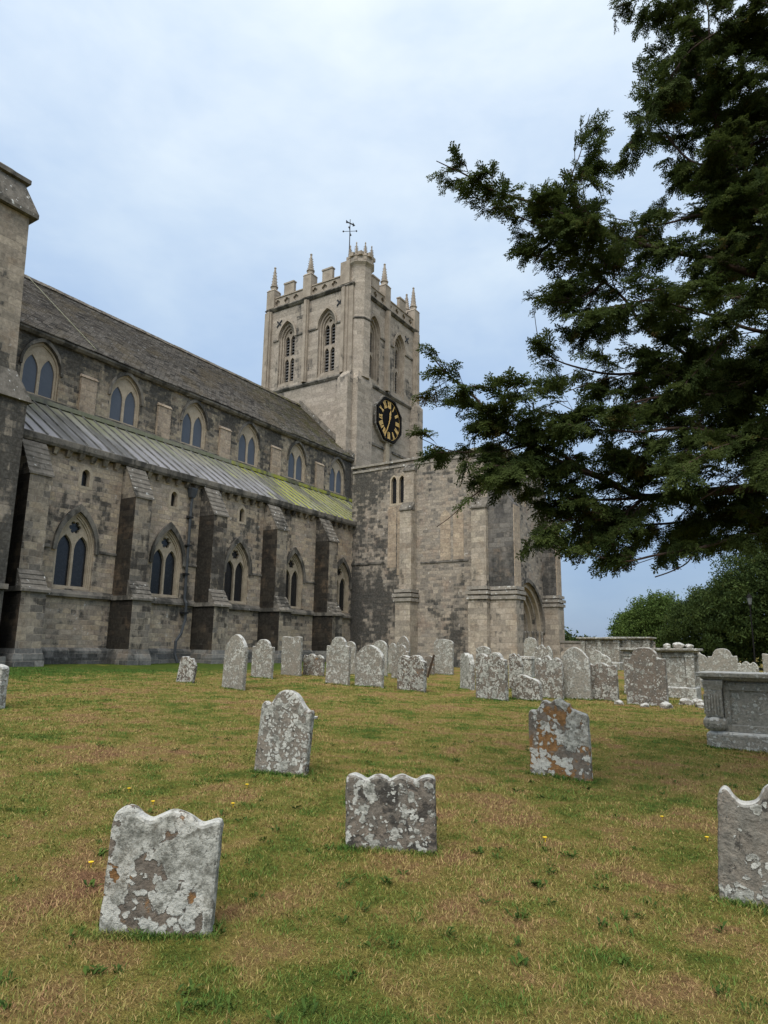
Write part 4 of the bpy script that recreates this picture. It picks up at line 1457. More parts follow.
# ------------------------------------------------------------------ chest tombs
def chest_tomb(X, Y, L, D, Hh, label, tone=.6, lichen=.3, rust=.05, dark=.35, fluted=False, rz=0, nm='chest_tomb', stone_blocks=False, lidov=.09):
    root = empty(nm, (X, Y, gz(X, Y)), label, 'tomb', 'chest tombs in the churchyard', R(rz))
    P_ = (tone, lichen, rust, dark)

    def put(mb, name, bev=.012, par=root, **k):
        o = mb.build(name, M['grave'], par, bevel=bev, segs=2, **k)
        return gtag(o, *P_)
    zb, zt = .2 * Hh, Hh - .13
    put(MB().box(-L / 2, -D / 2, -.25, L / 2, D / 2, zb).frustum((-L / 2, -D / 2, L / 2, D / 2, zb + .001), (-L / 2 + .05, -D / 2 + .05, L / 2 - .05, D / 2 - .05, zb + .05)), 'plinth')
    lo = lidov
    lid = MB()
    lid.frustum((-L / 2 - .0, -D / 2, L / 2, D / 2, zt + .001), (-L / 2 - lo * .5, -D / 2 - lo * .5, L / 2 + lo * .5, D / 2 + lo * .5, zt + .05))
    lid.box(-L / 2 - lo, -D / 2 - lo, zt + .052, L / 2 + lo, D / 2 + lo, Hh)
    put(lid, 'lid', .015)
    in_ = .13
    body = MB().box(-L / 2 + in_, -D / 2 + in_, zb, L / 2 - in_, D / 2 - in_, zt - .002)
    put(body, 'chest', 0)
    # raised frame round a sunk panel on the long side
    a0, a1 = -L / 2 + .3, L / 2 - .3
    put(MB().plate(YF(-D / 2 + .09), rect(a0, zb + .06, a1, zt - .04), [rect(a0 + .09, zb + .16, a1 - .09, zt - .16)], 0, .039), 'panel_frame', .006)
    for sx in (-1, 1):
        for sy in (-1, 1):
            cx_, cy_ = sx * (L / 2 - .15), sy * (D / 2 - .12)
            q = MB()
            if fluted:
                hw = .135
                z0 = zb + .052
                q.lathe([(hw * .75, 0), (hw * 1.25, .05), (hw * 1.42, .12), (hw * 1.3, .19), (hw * .85, .24)], (cx_, cy_, z0), 16)
                for i in range(10):     # gadroons
                    an = 2 * PI * i / 10
                    q.lathe([(.01, .02), (.045, .07), (.055, .12), (.045, .17), (.01, .22)], (cx_ + math.cos(an) * hw * 1.12, cy_ + math.sin(an) * hw * 1.12, z0), 6)
                q.box(cx_ - hw, cy_ - hw, z0 + .23, cx_ + hw, cy_ + hw, zt - .17)
                for i in range(6):
                    u = cx_ - hw + .012 + i * (2 * hw) / 6
                    q.box(u, cy_ - hw - .022, z0 + .27, u + .026, cy_ - hw + .001, zt - .24)
                    u = cy_ - hw + .012 + i * (2 * hw) / 6
                    q.box(cx_ + sx * hw - .001, u, z0 + .27, cx_ + sx * (hw + .022), u + .026, zt - .24)
                q.frustum((cx_ - hw, cy_ - hw, cx_ + hw, cy_ + hw, zt - .168), (cx_ - hw * 1.2, cy_ - hw * 1.2, cx_ + hw * 1.2, cy_ + hw * 1.2, zt - .06))
                q.box(cx_ - hw * 1.2, cy_ - hw * 1.2, zt - .058, cx_ + hw * 1.2, cy_ + hw * 1.2, zt - .003)
            else:
                q.box(cx_ - .13, cy_ - .1, zb + .052, cx_ + .13, cy_ + .1, zt - .003)
                q.box(cx_ - .16, cy_ - .13, zt - .16, cx_ + .16, cy_ + .13, zt - .08)
            put(q, 'pilaster', .008)
    # mid pilaster for long chests
    if not fluted:
        put(MB().box(-.12, -D / 2 + .03, zb + .052, .12, -D / 2 + .12, zt - .003), 'pilaster', .008)
    GR.append((X, Y, L, D, R(rz)))
    return root


chest_tomb(-.93, 13.6, 1.98, .95, 1.27, 'large grey chest tomb with fluted corner pilaster and sunk panel at the right edge', 1.2, .3, 0, .05, True, 0)
tB = chest_tomb(-5.0, 25.4, 2.3, 1.0, 1.62, 'pale chest tomb with plain pilasters and thick slab behind the broad brown headstone', .72, .5, .05, .35, lidov=.14)
chest_tomb(-10.0, 36.4, 2.0, 1.0, 1.58, 'streaked buff chest tomb with flat slab left of centre beyond the headstones', .6, .45, .03, .4, lidov=.14)
chest_tomb(-9.2, 39.2, 2.2, 1.0, 1.62, 'far chest tomb with white lid, highest and rearmost, below the green trees', .55, .5, .03, .4, lidov=.14)
# low box stone
r_ = gtag(MB().box(-.47, -.3, -.3, .47, .3, .78).frustum((-.5, -.33, .5, .33, .782), (-.45, -.28, .45, .28, .9)).build('box_tomb', M['grave'], bevel=.02, segs=2), .45, .6, .1, .4)
r_.location = (-11.72, 29.87, gz(-11.72, 29.87))
tag(r_, 'low box-shaped tomb with white slab between brown headstones below the doorway', 'tomb')


def rock(X, Y, Z, s, label, sd, tone=.6, lich=.6, sq=.7, name='broken_stone'):
    import bmesh
    bm = bmesh.new()
    bmesh.ops.create_icosphere(bm, subdivisions=3, radius=1)
    for v in bm.verts:
        n = noise.noise(v.co * 1.3 + Vector((sd * 7.1, 0, 0)))
        c = Vector((max(-.9, min(.9, v.co.x)), max(-.9, min(.9, v.co.y)), max(-.7, min(.95, v.co.z))))
        v.co = c * (1 + .3 * n + .06 * noise.noise(v.co * 3.1 + Vector((0, sd, 0))))
        v.co.x *= s
        v.co.y *= s * .8
        v.co.z *= s * sq
    me = bpy.data.meshes.new(name)
    bm.to_mesh(me)
    bm.free()
    me.materials.append(M['grave'])
    o = bpy.data.objects.new(name, me)
    COL.objects.link(o)
    o.location = (X, Y, Z)
    o.rotation_euler = (0, 0, sd * 1.7)
    gtag(o, tone, lich, .1, .1)
    return tag(o, label, 'stone', 'broken stones by the chest tomb')


zt = gz(-5, 25.4) + 1.62
rock(-4.72, 25.2, zt + .06, .17, 'left one of three pale lumps of stone on the pilastered tomb slab', 1, .8, .15, .6)
rock(-4.37, 25.25, zt + .08, .2, 'middle buff lump of stone on the pilastered tomb slab', 2, .6, .1, .65)
rock(-4.02, 25.25, zt + .06, .17, 'right one of three pale lumps of stone on the pilastered tomb slab', 3, .8, .15, .55)
for X, Y, s, lb in ((-5.25, 20.6, .17, 'small white stone at the left foot of the broad brown headstone'), (-3.95, 20.5, .22, 'pale rounded stone at the right foot of the broad brown headstone'),
                    (-3.75, 22.3, .26, 'whitish stone lying against the pilastered tomb plinth'), (-3.25, 21.6, .2, 'pale flat stone furthest right of the rubble by the tomb'),
                    (-4.5, 20.4, .15, 'tiny pale stone before the foot of the broad brown headstone'), (-3.55, 23.0, .24, 'grey stone leaning on the corner of the pilastered tomb')):
    rock(X, Y, gz(X, Y) + s * .15, s * .85, lb, hash_seed(lb), .6, .3)
# flat ledger slab by the leaning carved headstone
o = gtag(MB().box(-.16, -.12, -.05, .16, .12, .05).build('flat_stone', M['grave'], bevel=.012), .7, .5, 0, .2)
o.location = (-8.75, 10.9, gz(-8.75, 10.9))
tag(o, 'small pale flat stone in the grass behind the carved leaning headstone', 'stone')
# rusty leaning bar by the porch wall
o = MB().tube([(-14.7, 26.3, gz(-14.7, 26.3) - .1), (-14.35, 26.3, gz(-14.7, 26.3) + .95)], .05, 6).build('iron_bar', M['wood'])
tag(o, 'dark reddish bar leaning behind the twin-humped brown headstone', 'bar')

# low stone wall beyond the cluster
A, B = Vector((-13.6, 40.6)), Vector((-8.6, 42.4))
wl = MB()
d = (B - A).normalized()
nn = Vector((-d.y, d.x))
wroot = empty('churchyard_wall', (A.x, A.y, gz(A.x, A.y)), 'low brown stone wall with flat coping running right from the porch door', 'wall')


def wall_seg(p0, p1, hw, z0, z1):
    q = MB()
    c = [p0 - nn * hw, p1 - nn * hw, p1 + nn * hw, p0 + nn * hw]
    o_ = Vector((A.x, A.y, gz(A.x, A.y)))
    vs = [Vector((k.x, k.y, z)) - o_ for z in (z0, z1) for k in c]
    return q.add(vs, [(0, 3, 2, 1), (4, 5, 6, 7), (0, 1, 5, 4), (1, 2, 6, 5), (2, 3, 7, 6), (3, 0, 4, 7)])


wall_seg(A, B, .2, .2, 2.1).build('wall_body', M['porch'], wroot)
wall_seg(A - d * .05, B, .27, 2.102, 2.22).build('coping', M['string'], wroot)

# ------------------------------------------------------------------ lamp post
LX, LY = -3.25, 39.0
lz = gz(LX, LY)
lamp = empty('street_lamp', (LX, LY, lz), 'thin dark lamp post with small glass lantern in front of the dark yew', 'street lamp')
MB().lathe([(.09, 0), (.09, .5), (.04, .6), (.03, 3.3), (.07, 3.36), (.03, 3.42)], (0, 0, 0), 10).build('post', M['rim'], lamp)
MB().lathe([(.07, 3.42), (.12, 3.75), (.11, 3.76)], (0, 0, 0), 6).build('lantern_glass', flat_mat('milky_glass', (.10, .105, .105), .5), lamp)
MB().lathe([(.15, 3.76), (.08, 3.88), (.02, 3.95), (.02, 4.02)], (0, 0, 0), 6).build('lantern_cap', M['rim'], lamp)

# ------------------------------------------------------------------ mesh from numpy
def np_mesh(name, V, Fq, mat, parent=None, tone=None, quads=True, smooth=False):
    me = bpy.data.meshes.new(name)
    nv, nf, k = len(V), len(Fq), Fq.shape[1]
    me.vertices.add(nv)
    me.vertices.foreach_set('co', V.astype(np.float32).ravel())
    me.loops.add(nf * k)
    me.loops.foreach_set('vertex_index', Fq.astype(np.int32).ravel())
    me.polygons.add(nf)
    me.polygons.foreach_set('loop_start', (np.arange(nf) * k).astype(np.int32))
    me.polygons.foreach_set('loop_total', np.full(nf, k, np.int32))
    me.update(calc_edges=True)
    if tone is not None:
        a = me.attributes.new('tone', 'FLOAT', 'POINT')
        a.data.foreach_set('value', tone.astype(np.float32))
    me.materials.append(mat)
    o = bpy.data.objects.new(name, me)
    COL.objects.link(o)
    if parent:
        o.parent = parent
    return o


# ------------------------------------------------------------------ grass
def grass():
    N = 520000
    # density falls with distance from where the photographer stands
    u = rng.random(N)
    d0, d1, p = 1.9, 30.0, .45
    d = (d0 ** p + u * (d1 ** p - d0 ** p)) ** (1 / p)
    az = -yaw + (rng.random(N) - .5) * R(80)
    x, y = d * np.sin(az), d * np.cos(az)
    # extra tufts hugging the stones where the mower misses
    ex = []
    for (X, Y, w, th, rz) in GR:
        dd = math.hypot(X, Y)
        n = int(2600 * w / max(1, dd / 4))
        t = (rng.random(n) - .5) * (w + .1)
        s = np.where(rng.random(n) < .7, -1, 1) * (th / 2 + np.abs(rng.normal(0, .035, n)))
        ex.append(np.stack([X + t * math.cos(rz) - s * math.sin(rz), Y + t * math.sin(rz) + s * math.cos(rz)], 1))
    ex = np.concatenate(ex)
    xe, ye = ex[:, 0], ex[:, 1]
    isx = np.concatenate([np.zeros(N), np.ones(len(xe))])
    x, y = np.concatenate([x, xe]), np.concatenate([y, ye])
    keep = (x > AX + .45) & ~((y > 38.4) & (x < -15.4))
    x, y, isx = x[keep], y[keep], isx[keep]
    N = len(x)
    d = np.hypot(x, y)
    cl = np.array([noise.noise((a * 2.2, b * 2.2, 3)) for a, b in zip(x[::1], y[::1])])
    h = (.010 + .020 * rng.random(N) ** 1.8) * (1 + .7 * np.clip(cl, -.4, 1)) * (1 + .3 * np.clip((d - 4) / 20, 0, 1)) * (1 + isx * .9)
    wd = np.clip(.0009 + .00036 * d, .0015, .010) * (0.6 + .8 * rng.random(N))
    th = rng.random(N) * 2 * PI
    lean = h * (.3 + 1.3 * rng.random(N))
    ph = rng.random(N) * 2 * PI
    lx, ly = lean * np.cos(ph), lean * np.sin(ph)
    z = gz_np(x, y) - .004
    ax, ay = np.cos(th) * wd, np.sin(th) * wd
    V = np.empty((N, 5, 3))
    V[:, 0] = np.stack([x - ax, y - ay, z], 1)
    V[:, 1] = np.stack([x + ax, y + ay, z], 1)
    V[:, 2] = np.stack([x + ax * .8 + lx * .35, y + ay * .8 + ly * .35, z + h * .62], 1)
    V[:, 3] = np.stack([x - ax * .8 + lx * .35, y - ay * .8 + ly * .35, z + h * .62], 1)
    V[:, 4] = np.stack([x + lx, y + ly, z + h], 1)
    b = np.arange(N)[:, None] * 5
    T = np.concatenate([b + np.array([[0, 1, 2]]), b + np.array([[0, 2, 3]]), b + np.array([[3, 2, 4]])])
    tone = np.clip(rng.normal(.5, .3, N) - isx * .35, 0, 1.2)
    o = np_mesh('grass', V.reshape(-1, 3), T, M['blade'], tone=np.repeat(tone, 5))
    o['kind'] = 'stuff'


grass()


def weeds():
    Vs, Fs, T = [], [], []
    n0 = 0
    spots = []
    for i in range(260):
        d = 2.6 + 9 * rng.random() ** 1.3
        az = -yaw + (rng.random() - .5) * R(72)
        spots.append((d * math.sin(az), d * math.cos(az)))
    for X, Y in spots:
        z = gz(X, Y)
        k = int(rng.integers(7, 16))
        sc = .7 + .9 * rng.random()
        for j in range(k):
            a = rng.random() * 2 * PI
            L = (.016 + .026 * rng.random()) * sc
            w = L * .2
            ca, sa = math.cos(a), math.sin(a)
            e = .012 + .03 * rng.random()
            o = (X + .02 * rng.normal(), Y + .02 * rng.normal())
            pts = [(0, 0, .004), (L * .5, w, e), (L, 0, e * 1.1), (L * .5, -w, e)]
            Vs += [(o[0] + u * ca - v * sa, o[1] + u * sa + v * ca, z + q) for u, v, q in pts]
            Fs.append((n0, n0 + 1, n0 + 2, n0 + 3))
            T += [rng.random()] * 4
            n0 += 4
    o = np_mesh('weeds', np.array(Vs), np.array(Fs), M['weed'], tone=np.array(T))
    o['kind'] = 'stuff'


weeds()
fl = None
for px, py in ((153, 802), (129, 789), (233, 804), (247, 785), (545, 838), (662, 817), (707, 838), (91, 863)):
    v = fw * F + cr * (px - CX) - cu * (py - CY)
    s = 1.0
    while s < 40 and 1.6 + v.z / F * s > gz(v.x / F * s, v.y / F * s) + .03:
        s += .01
    X, Y = v.x / F * s, v.y / F * s
    if fl is None:
        q = MB().tube([(0, 0, -.01), (.003, .002, .03)], .0025, 5)
        q.lathe([(.004, .027), (.015, .032), (.019, .038), (.010, .041), (0, .042)], (0, 0, 0), 12)
        fl = q.build('yellow_flower', M['yellow'])
        o = fl
    else:
        o = fl.copy()
        COL.objects.link(o)
    o.location = (X, Y, gz(X, Y))
    tag(o, 'tiny yellow flower dotting the dry grass', 'flower', 'yellow flowers in the lawn')

# ------------------------------------------------------------------ overhanging yew, trunk just off to the right
TR = Vector((2.3, 8.6, 0))
TR.z = gz(TR.x, TR.y)
yew = empty('yew_tree', TR, 'large dark yew overhanging from the right with drooping needle sprays', 'tree')
limbs = []


def trk(z, dx=0, dy=0):
    return Vector((TR.x + dx, TR.y + dy, z))


limbs.append(([trk(2.9), pt(850, 478, 8.7), pt(768, 487, 8.5), pt(700, 492, 8.2), pt(643, 497, 8.0), pt(600, 478, 7.8), pt(550, 457, 7.6), pt(503, 429, 7.4), pt(465, 390, 7.2), pt(430, 357, 7.1)], .075))
limbs.append(([pt(550, 457, 7.6), pt(503, 478, 7.35), pt(470, 500, 7.2), pt(437, 527, 7.1)], .018))
limbs.append(([pt(600, 478, 7.8), pt(540, 446, 7.5), pt(480, 455, 7.3), pt(422, 440, 7.1)], .022))
limbs.append(([trk(5.3), pt(830, 300, 9.0), pt(755, 275, 8.7), pt(690, 254, 8.4), pt(615, 238, 8.0), pt(550, 210, 7.7), pt(480, 182, 7.4), pt(436, 160, 7.2)], .06))
limbs.append(([pt(585, 226, 7.85), pt(573, 186, 7.8), pt(580, 150, 7.75), pt(589, 114, 7.7)], .015))
limbs.append(([trk(4.2), pt(840, 420, 9.2), pt(768, 400, 9.0), pt(700, 365, 8.6), pt(643, 327, 8.2), pt(606, 280, 8.0), pt(570, 262, 7.9), pt(515, 250, 7.8)], .045))
limbs.append(([pt(700, 365, 8.6), pt(650, 370, 8.3), pt(590, 372, 8.1), pt(545, 350, 8.0), pt(535, 315, 7.9)], .025))
limbs.append(([trk(6.2), pt(800, 215, 9.4), pt(755, 200, 9.2), pt(718, 130, 9.2), pt(708, 30, 9.3), pt(700, -60, 9.4)], .05))
limbs.append(([pt(800, 60, 9.2), pt(760, 20, 9.0), pt(700, 40, 8.7), pt(650, 110, 8.5), pt(621, 163, 8.4)], .025))
limbs.append(([pt(820, -60, 9.3), pt(720, -50, 9.0), pt(660, -12, 8.7), pt(628, 2, 8.5), pt(610, 10, 8.4)], .025))
limbs.append(([trk(6.8), pt(830, 170, 9.6), pt(768, 140, 9.4), pt(700, 165, 9.1), pt(655, 120, 8.9), pt(640, 70, 8.8)], .04))
limbs.append(([trk(2.5), pt(850, 520, 8.3), pt(768, 534, 8.0), pt(690, 549, 7.6), pt(643, 558, 7.4), pt(606, 558, 7.25), pt(575, 548, 7.15)], .03))
limbs.append(([pt(643, 497, 8.0), pt(610, 520, 7.7), pt(570, 520, 7.5), pt(540, 535, 7.35)], .022))
limbs.append(([trk(3.6), pt(850, 440, 8.0), pt(768, 440, 7.7), pt(680, 430, 7.4), pt(610, 430, 7.2), pt(560, 400, 7.0)], .04))
limbs.append(([trk(5.6), pt(860, 330, 8.4), pt(780, 335, 8.0), pt(720, 320, 7.7), pt(660, 300, 7.5), pt(600, 310, 7.3)], .04))
limbs.append(([trk(4.0), pt(850, 400, 8.6), pt(770, 380, 8.3), pt(700, 395, 8.0), pt(640, 400, 7.7), pt(585, 415, 7.5), pt(530, 410, 7.3)], .04))
limbs.append(([trk(3.2), pt(850, 500, 9.2), pt(760, 515, 9.0), pt(690, 520, 8.7), pt(620, 525, 8.4), pt(570, 500, 8.2)], .04))
limbs.append(([trk(5.9), pt(850, 250, 9.6), pt(770, 225, 9.4), pt(700, 215, 9.1), pt(650, 225, 8.9), pt(600, 215, 8.7)], .04))
limbs.append(([trk(6.8), pt(840, 110, 9.8), pt(775, 75, 9.6), pt(720, 90, 9.4), pt(665, 60, 9.2)], .035))
limbs.append(([pt(615, 238, 8.0), pt(575, 235, 7.8), pt(530, 222, 7.6), pt(490, 200, 7.45)], .02))
limbs.append(([pt(606, 280, 8.0), pt(575, 300, 7.9), pt(550, 300, 7.8)], .018))
limbs.append(([pt(643, 497, 8.0), pt(600, 500, 7.8), pt(560, 500, 7.6), pt(530, 515, 7.5)], .02))
limbs.append(([trk(7.2), pt(880, 100, 9.2), pt(850, 0, 9.4), pt(830, -120, 9.6)], .06))
limbs.append(([trk(4.5), trk(5.0, 1.5, .5), trk(5.6, 3, .6)], .06))
limbs.append(([trk(6), trk(7.0, .5, 1.6), trk(7.6, .8, 3)], .06))


def smooth_line(P, n=6):
    P = [Vector(p) for p in P]
    Q = [P[0]] + P + [P[-1]]
    out = []
    for i in range(1, len(Q) - 2):
        a, b, c, d = Q[i - 1:i + 3]
        for k in range(n):
            t = k / n
            out.append(.5 * (2 * b + (c - a) * t + (2 * a - 5 * b + 4 * c - d) * t * t + (3 * b - a - 3 * c + d) * t ** 3))
    out.append(P[-1])
    return out


wood = MB()
nodes, noder = [], []
for P, r_ in limbs:
    L = smooth_line(P)
    L = [p + Vector((noise.noise(p * 2.1), noise.noise(p * 2.1 + Vector((5, 0, 0))), noise.noise(p * 2.1 + Vector((0, 5, 0))))) * .045 for p in L]
    n = len(L)
    rad = [max(.004, r_ * (1 - .9 * i / (n - 1)) ** 1.1) for i in range(n)]
    wood.tube(L, rad, 7)
    nodes += L[3:]
    noder += rad[3:]
trunk_pts = [trk(-.3), trk(.3), trk(1.2, .03), trk(2.6, -.02, .05), trk(4.2, .05), trk(6.0, 0, .1), trk(8.4, .1, .1), trk(10.6, .1, .2)]
tk = MB().tube([p for p in trunk_pts], [.62, .5, .43, .38, .33, .26, .16, .05], 14)
bk = M['bark']
o = tk.build('trunk', bk, None, smooth=True)
o.parent = yew
o.location = -TR
o = wood.build('limbs', bk, None, smooth=True)
o.parent = yew
o.location = -TR

MASK = [(1000, -260), (600, -200), (604, -10), (614, 18), (632, 25), (642, 60), (640, 105), (615, 168), (640, 160), (668, 172), (676, 190), (645, 205), (605, 205),
        (600, 130), (588, 108), (574, 150), (560, 196), (535, 165), (505, 178), (470, 165), (442, 146), (431, 160), (455, 195), (490, 213), (508, 238),
        (520, 262), (532, 300), (548, 322), (537, 345), (550, 368), (535, 382), (500, 352), (470, 388), (450, 360), (424, 343), (417, 370), (427, 400),
        (416, 428), (432, 450), (414, 480), (424, 512), (450, 508), (478, 494), (515, 486), (545, 500), (520, 545), (556, 540), (590, 560), (640, 565),
        (700, 548), (768, 540), (1000, 556)]


def in_poly(P, poly):
    x, y = P[:, 0], P[:, 1]
    c = np.zeros(len(P), bool)
    j = len(poly) - 1
    for i in range(len(poly)):
        xi, yi = poly[i]
        xj, yj = poly[j]
        k = ((yi > y) != (yj > y)) & (x < (xj - xi) * (y - yi) / (yj - yi + 1e-9) + xi)
        c ^= k
        j = i
    return c


def foliage():
    global nodes, noder
    r = random.Random(11)
    wd = MB()
    C, par_, outd = [], [], []

    def ok(p):
        q = project(np.array([list(p)]))
        return p.z > 2.3 and q[0, 2] > 2.5 and in_poly(q, MASK)[0]

    def bough(p0, d, L, lvl):
        # a curved twig carrying sprays on both sides
        n = max(3, int(L / .085))
        p = p0.copy()
        side0 = d.cross(Vector((0, 0, 1)))
        if side0.length < .1:
            side0 = Vector((1, 0, 0))
        side0.normalize()
        line = [p.copy()]
        sgn = 1
        dd = d.copy()
        for i in range(n):
            f_ = (i + 1) / n
            dd = (dd + Vector((r.gauss(0, .09), r.gauss(0, .09), r.gauss(0, .07) - .035))).normalized()
            p = p + dd * (L / n)
            if not ok(p):
                break
            line.append(p.copy())
            k = 2 if i > 0 else 1
            for _ in range(k):
                ang = r.uniform(.5, 1.0) * sgn
                sd = (dd * math.cos(ang) + side0 * math.sin(ang) + Vector((0, 0, r.gauss(-.12, .2)))).normalized()
                sl = r.uniform(.05, .15) * (1.1 - .5 * f_)
                e = p + sd * sl
                if ok(e):
                    C.append(e)
                    par_.append(p.copy())
                    outd.append(sd)
                sgn = -sgn
            if lvl > 0 and i > 0 and r.random() < .42:
                ang = r.uniform(.6, 1.0) * r.choice((1, -1))
                sd = (dd * math.cos(ang) + side0 * math.sin(ang) + Vector((0, 0, r.gauss(0, .25)))).normalized()
                bough(p.copy(), sd, L * r.uniform(.3, .5) * (1.2 - .6 * f_), lvl - 1)
        if len(line) > 2:
            C.append(line[-1] + dd * .04)
            par_.append(line[-2])
            outd.append(dd.copy())
            m_ = len(line)
            wd.tube(line, [max(.0025, .011 * L * (1 - .8 * i / m_)) for i in range(m_)], 4)

    for P, r_ in limbs:
        Lp = smooth_line(P)
        tot = sum((Lp[i + 1] - Lp[i]).length for i in range(len(Lp) - 1))
        acc, sgn, nxt = 0, 1, .5 if r_ > .03 else .1
        for i in range(len(Lp) - 1):
            sg = (Lp[i + 1] - Lp[i])
            acc += sg.length
            while acc > nxt:
                nxt += .175
                f_ = acc / tot
                d = sg.normalized()
                side = d.cross(Vector((0, 0, 1))).normalized()
                ang = r.uniform(.55, 1.05) * sgn
                sgn = -sgn
                vz = r.gauss(.0, .42)
                bd = (d * math.cos(ang) + side * math.sin(ang) * .8 + Vector((0, 0, vz))).normalized()
                Lb = r.uniform(.35, 1.0) * (1.2 - .72 * f_) * (1 if r_ > .03 else .75)
                if r_ > .03 and .12 < f_ < .8 and r.random() < .09:
                    bough(Lp[i].copy(), (bd + Vector((0, 0, r.gauss(0, .3)))).normalized(), r.uniform(1.1, 1.9) * (1.15 - .6 * f_), 2)
                bough(Lp[i].copy(), bd, Lb, 1)
        bough(Lp[-2].copy(), (Lp[-1] - Lp[-3]).normalized(), .3, 0)
    C = np.array([list(c) for c in C])
    par_ = np.array([list(c) for c in par_])
    outd = np.array([list(c) for c in outd])
    pr = project(C)
    # thin the sprays that are far outside the frame
    keep = ((pr[:, 0] < 800) & (pr[:, 1] > -40)) | (rng.random(len(C)) < .4)
    C, par_, outd = C[keep], par_[keep], outd[keep]
    o = wd.build('branchlets', M['bark'])
    o.parent = yew
    o.location = -TR
    ax = C - par_
    L = np.linalg.norm(ax, axis=1, keepdims=True) + 1e-6
    t = ax / L
    s1 = np.cross(t, np.array([.3, .2, .93]))
    s1 /= np.linalg.norm(s1, axis=1, keepdims=True) + 1e-9
    s2 = np.cross(t, s1)
    V = np.empty((len(C), 6, 3))
    for k in range(3):
        a = 2 * PI * k / 3
        o_ = s1 * math.cos(a) + s2 * math.sin(a)
        V[:, k] = par_ + o_ * .006
        V[:, 3 + k] = C + o_ * .003
    b = np.arange(len(C))[:, None] * 6
    Fq = np.concatenate([b + np.array([[k, (k + 1) % 3, 3 + (k + 1) % 3, 3 + k]]) for k in range(3)])
    o = np_mesh('twigs', V.reshape(-1, 3), Fq, M['bark'], tone=None)
    o.parent = yew
    o.location = -TR
    # spray template variants: stem with side shoots lined with needles (x forward, y sideways)
    def template(seed):
        r = np.random.default_rng(seed)
        Q = []
        Ls = .24 + .06 * r.random()
        shoots = [((0, 0, 0), 0.0, Ls, 0)]
        k = 0
        s = .03
        while s < Ls - .02:
            side = 1 if k % 2 else -1
            ln = (.05 + .07 * r.random()) * (1.15 - .6 * s / Ls)
            shoots.append(((s, 0, -.12 * s * s / Ls), side * (.62 + .3 * r.random()), ln, r.normal(0, .25)))
            s += .019 + .012 * r.random()
            k += 1
        for (o_, a, ln, tilt) in shoots:
            m_ = max(3, int(ln / .013))
            for i in range(m_):
                f_ = (i + .5) / m_
                base = np.array(o_) + np.array([math.cos(a), math.sin(a), tilt - .35 * f_ * f_]) * ln * f_
                if ln == Ls and f_ < .2:
                    continue
                for sd in (1, -1):
                    aa = a + sd * (.85 + .25 * r.normal() * .4)
                    nl = .030 + .014 * r.random()
                    d_ = np.array([math.cos(aa), math.sin(aa), -.15 + .3 * r.normal()])
                    w_ = np.array([-math.sin(aa), math.cos(aa), .5 * r.normal()]) * .0075
                    Q.append([base - w_ * .4, base + d_ * nl * .55 - w_, base + d_ * nl, base + d_ * nl * .55 + w_])
        return np.array(Q)
    temps = [template(100 + i) for i in range(8)]
    allV, allT = [], []
    which = rng.integers(0, 8, len(C))
    dirn = outd + rng.normal(0, .16, C.shape)
    pc = project(C)
    up = ((pc[:, 0] < 600) & (pc[:, 1] < 420))
    dirn[:, 2] += np.where(up, .10, -.22)
    dirn /= np.linalg.norm(dirn, axis=1, keepdims=True)
    sc = .6 + .45 * rng.random(len(C))
    tone0 = np.clip(rng.random(len(C)) * .8 + .25 * np.array([noise.noise(Vector(c) * 1.7) for c in C]), 0, 1)
    for w_ in range(8):
        I = np.where(which == w_)[0]
        tp = temps[w_]
        d_ = dirn[I]
        upv = np.tile(np.array([[0, 0, 1.]]), (len(I), 1)) + rng.normal(0, .45, (len(I), 3))
        sd = np.cross(upv, d_)
        sd /= np.linalg.norm(sd, axis=1, keepdims=True)
        un = np.cross(d_, sd)
        base = C[I] - d_ * (.10 * sc[I])[:, None]
        P_ = base[:, None, None, :] + sc[I][:, None, None, None] * (tp[None, :, :, 0:1] * d_[:, None, None, :] + tp[None, :, :, 1:2] * sd[:, None, None, :] + tp[None, :, :, 2:3] * un[:, None, None, :])
        allV.append(P_.reshape(-1, 3))
        tn = tone0[I][:, None] + .18 * rng.random((len(I), len(tp)))
        allT.append(np.repeat(tn.ravel(), 4))
    V = np.concatenate(allV)
    T = np.concatenate(allT)
    Fq = np.arange(len(V)).reshape(-1, 4)
    print('yew sprays', len(C), 'needles', len(Fq))
    o = np_mesh('crown', V, Fq, M['yew'], tone=T)
    o.parent = yew
    o.location = -TR


foliage()
# a few bare twigs hanging below the crown
q = MB()
q.tube(smooth_line([pt(694, 549, 7.6), pt(688, 562, 7.55), pt(672, 571, 7.5), pt(655, 577, 7.45)]), .007, 5)
q.tube(smooth_line([pt(660, 556, 7.5), pt(630, 566, 7.4), pt(612, 572, 7.3)]), .004, 4)
q.tube(smooth_line([pt(768, 455, 7.8), pt(735, 478, 7.6), pt(700, 500, 7.5)]), .007, 5)
q.tube(smooth_line([pt(642, 372, 7.7), pt(600, 380, 7.4), pt(566, 392, 7.3)]), .005, 5)
o = q.build('bare_twigs', bk)
o.parent = yew
o.location = -TR


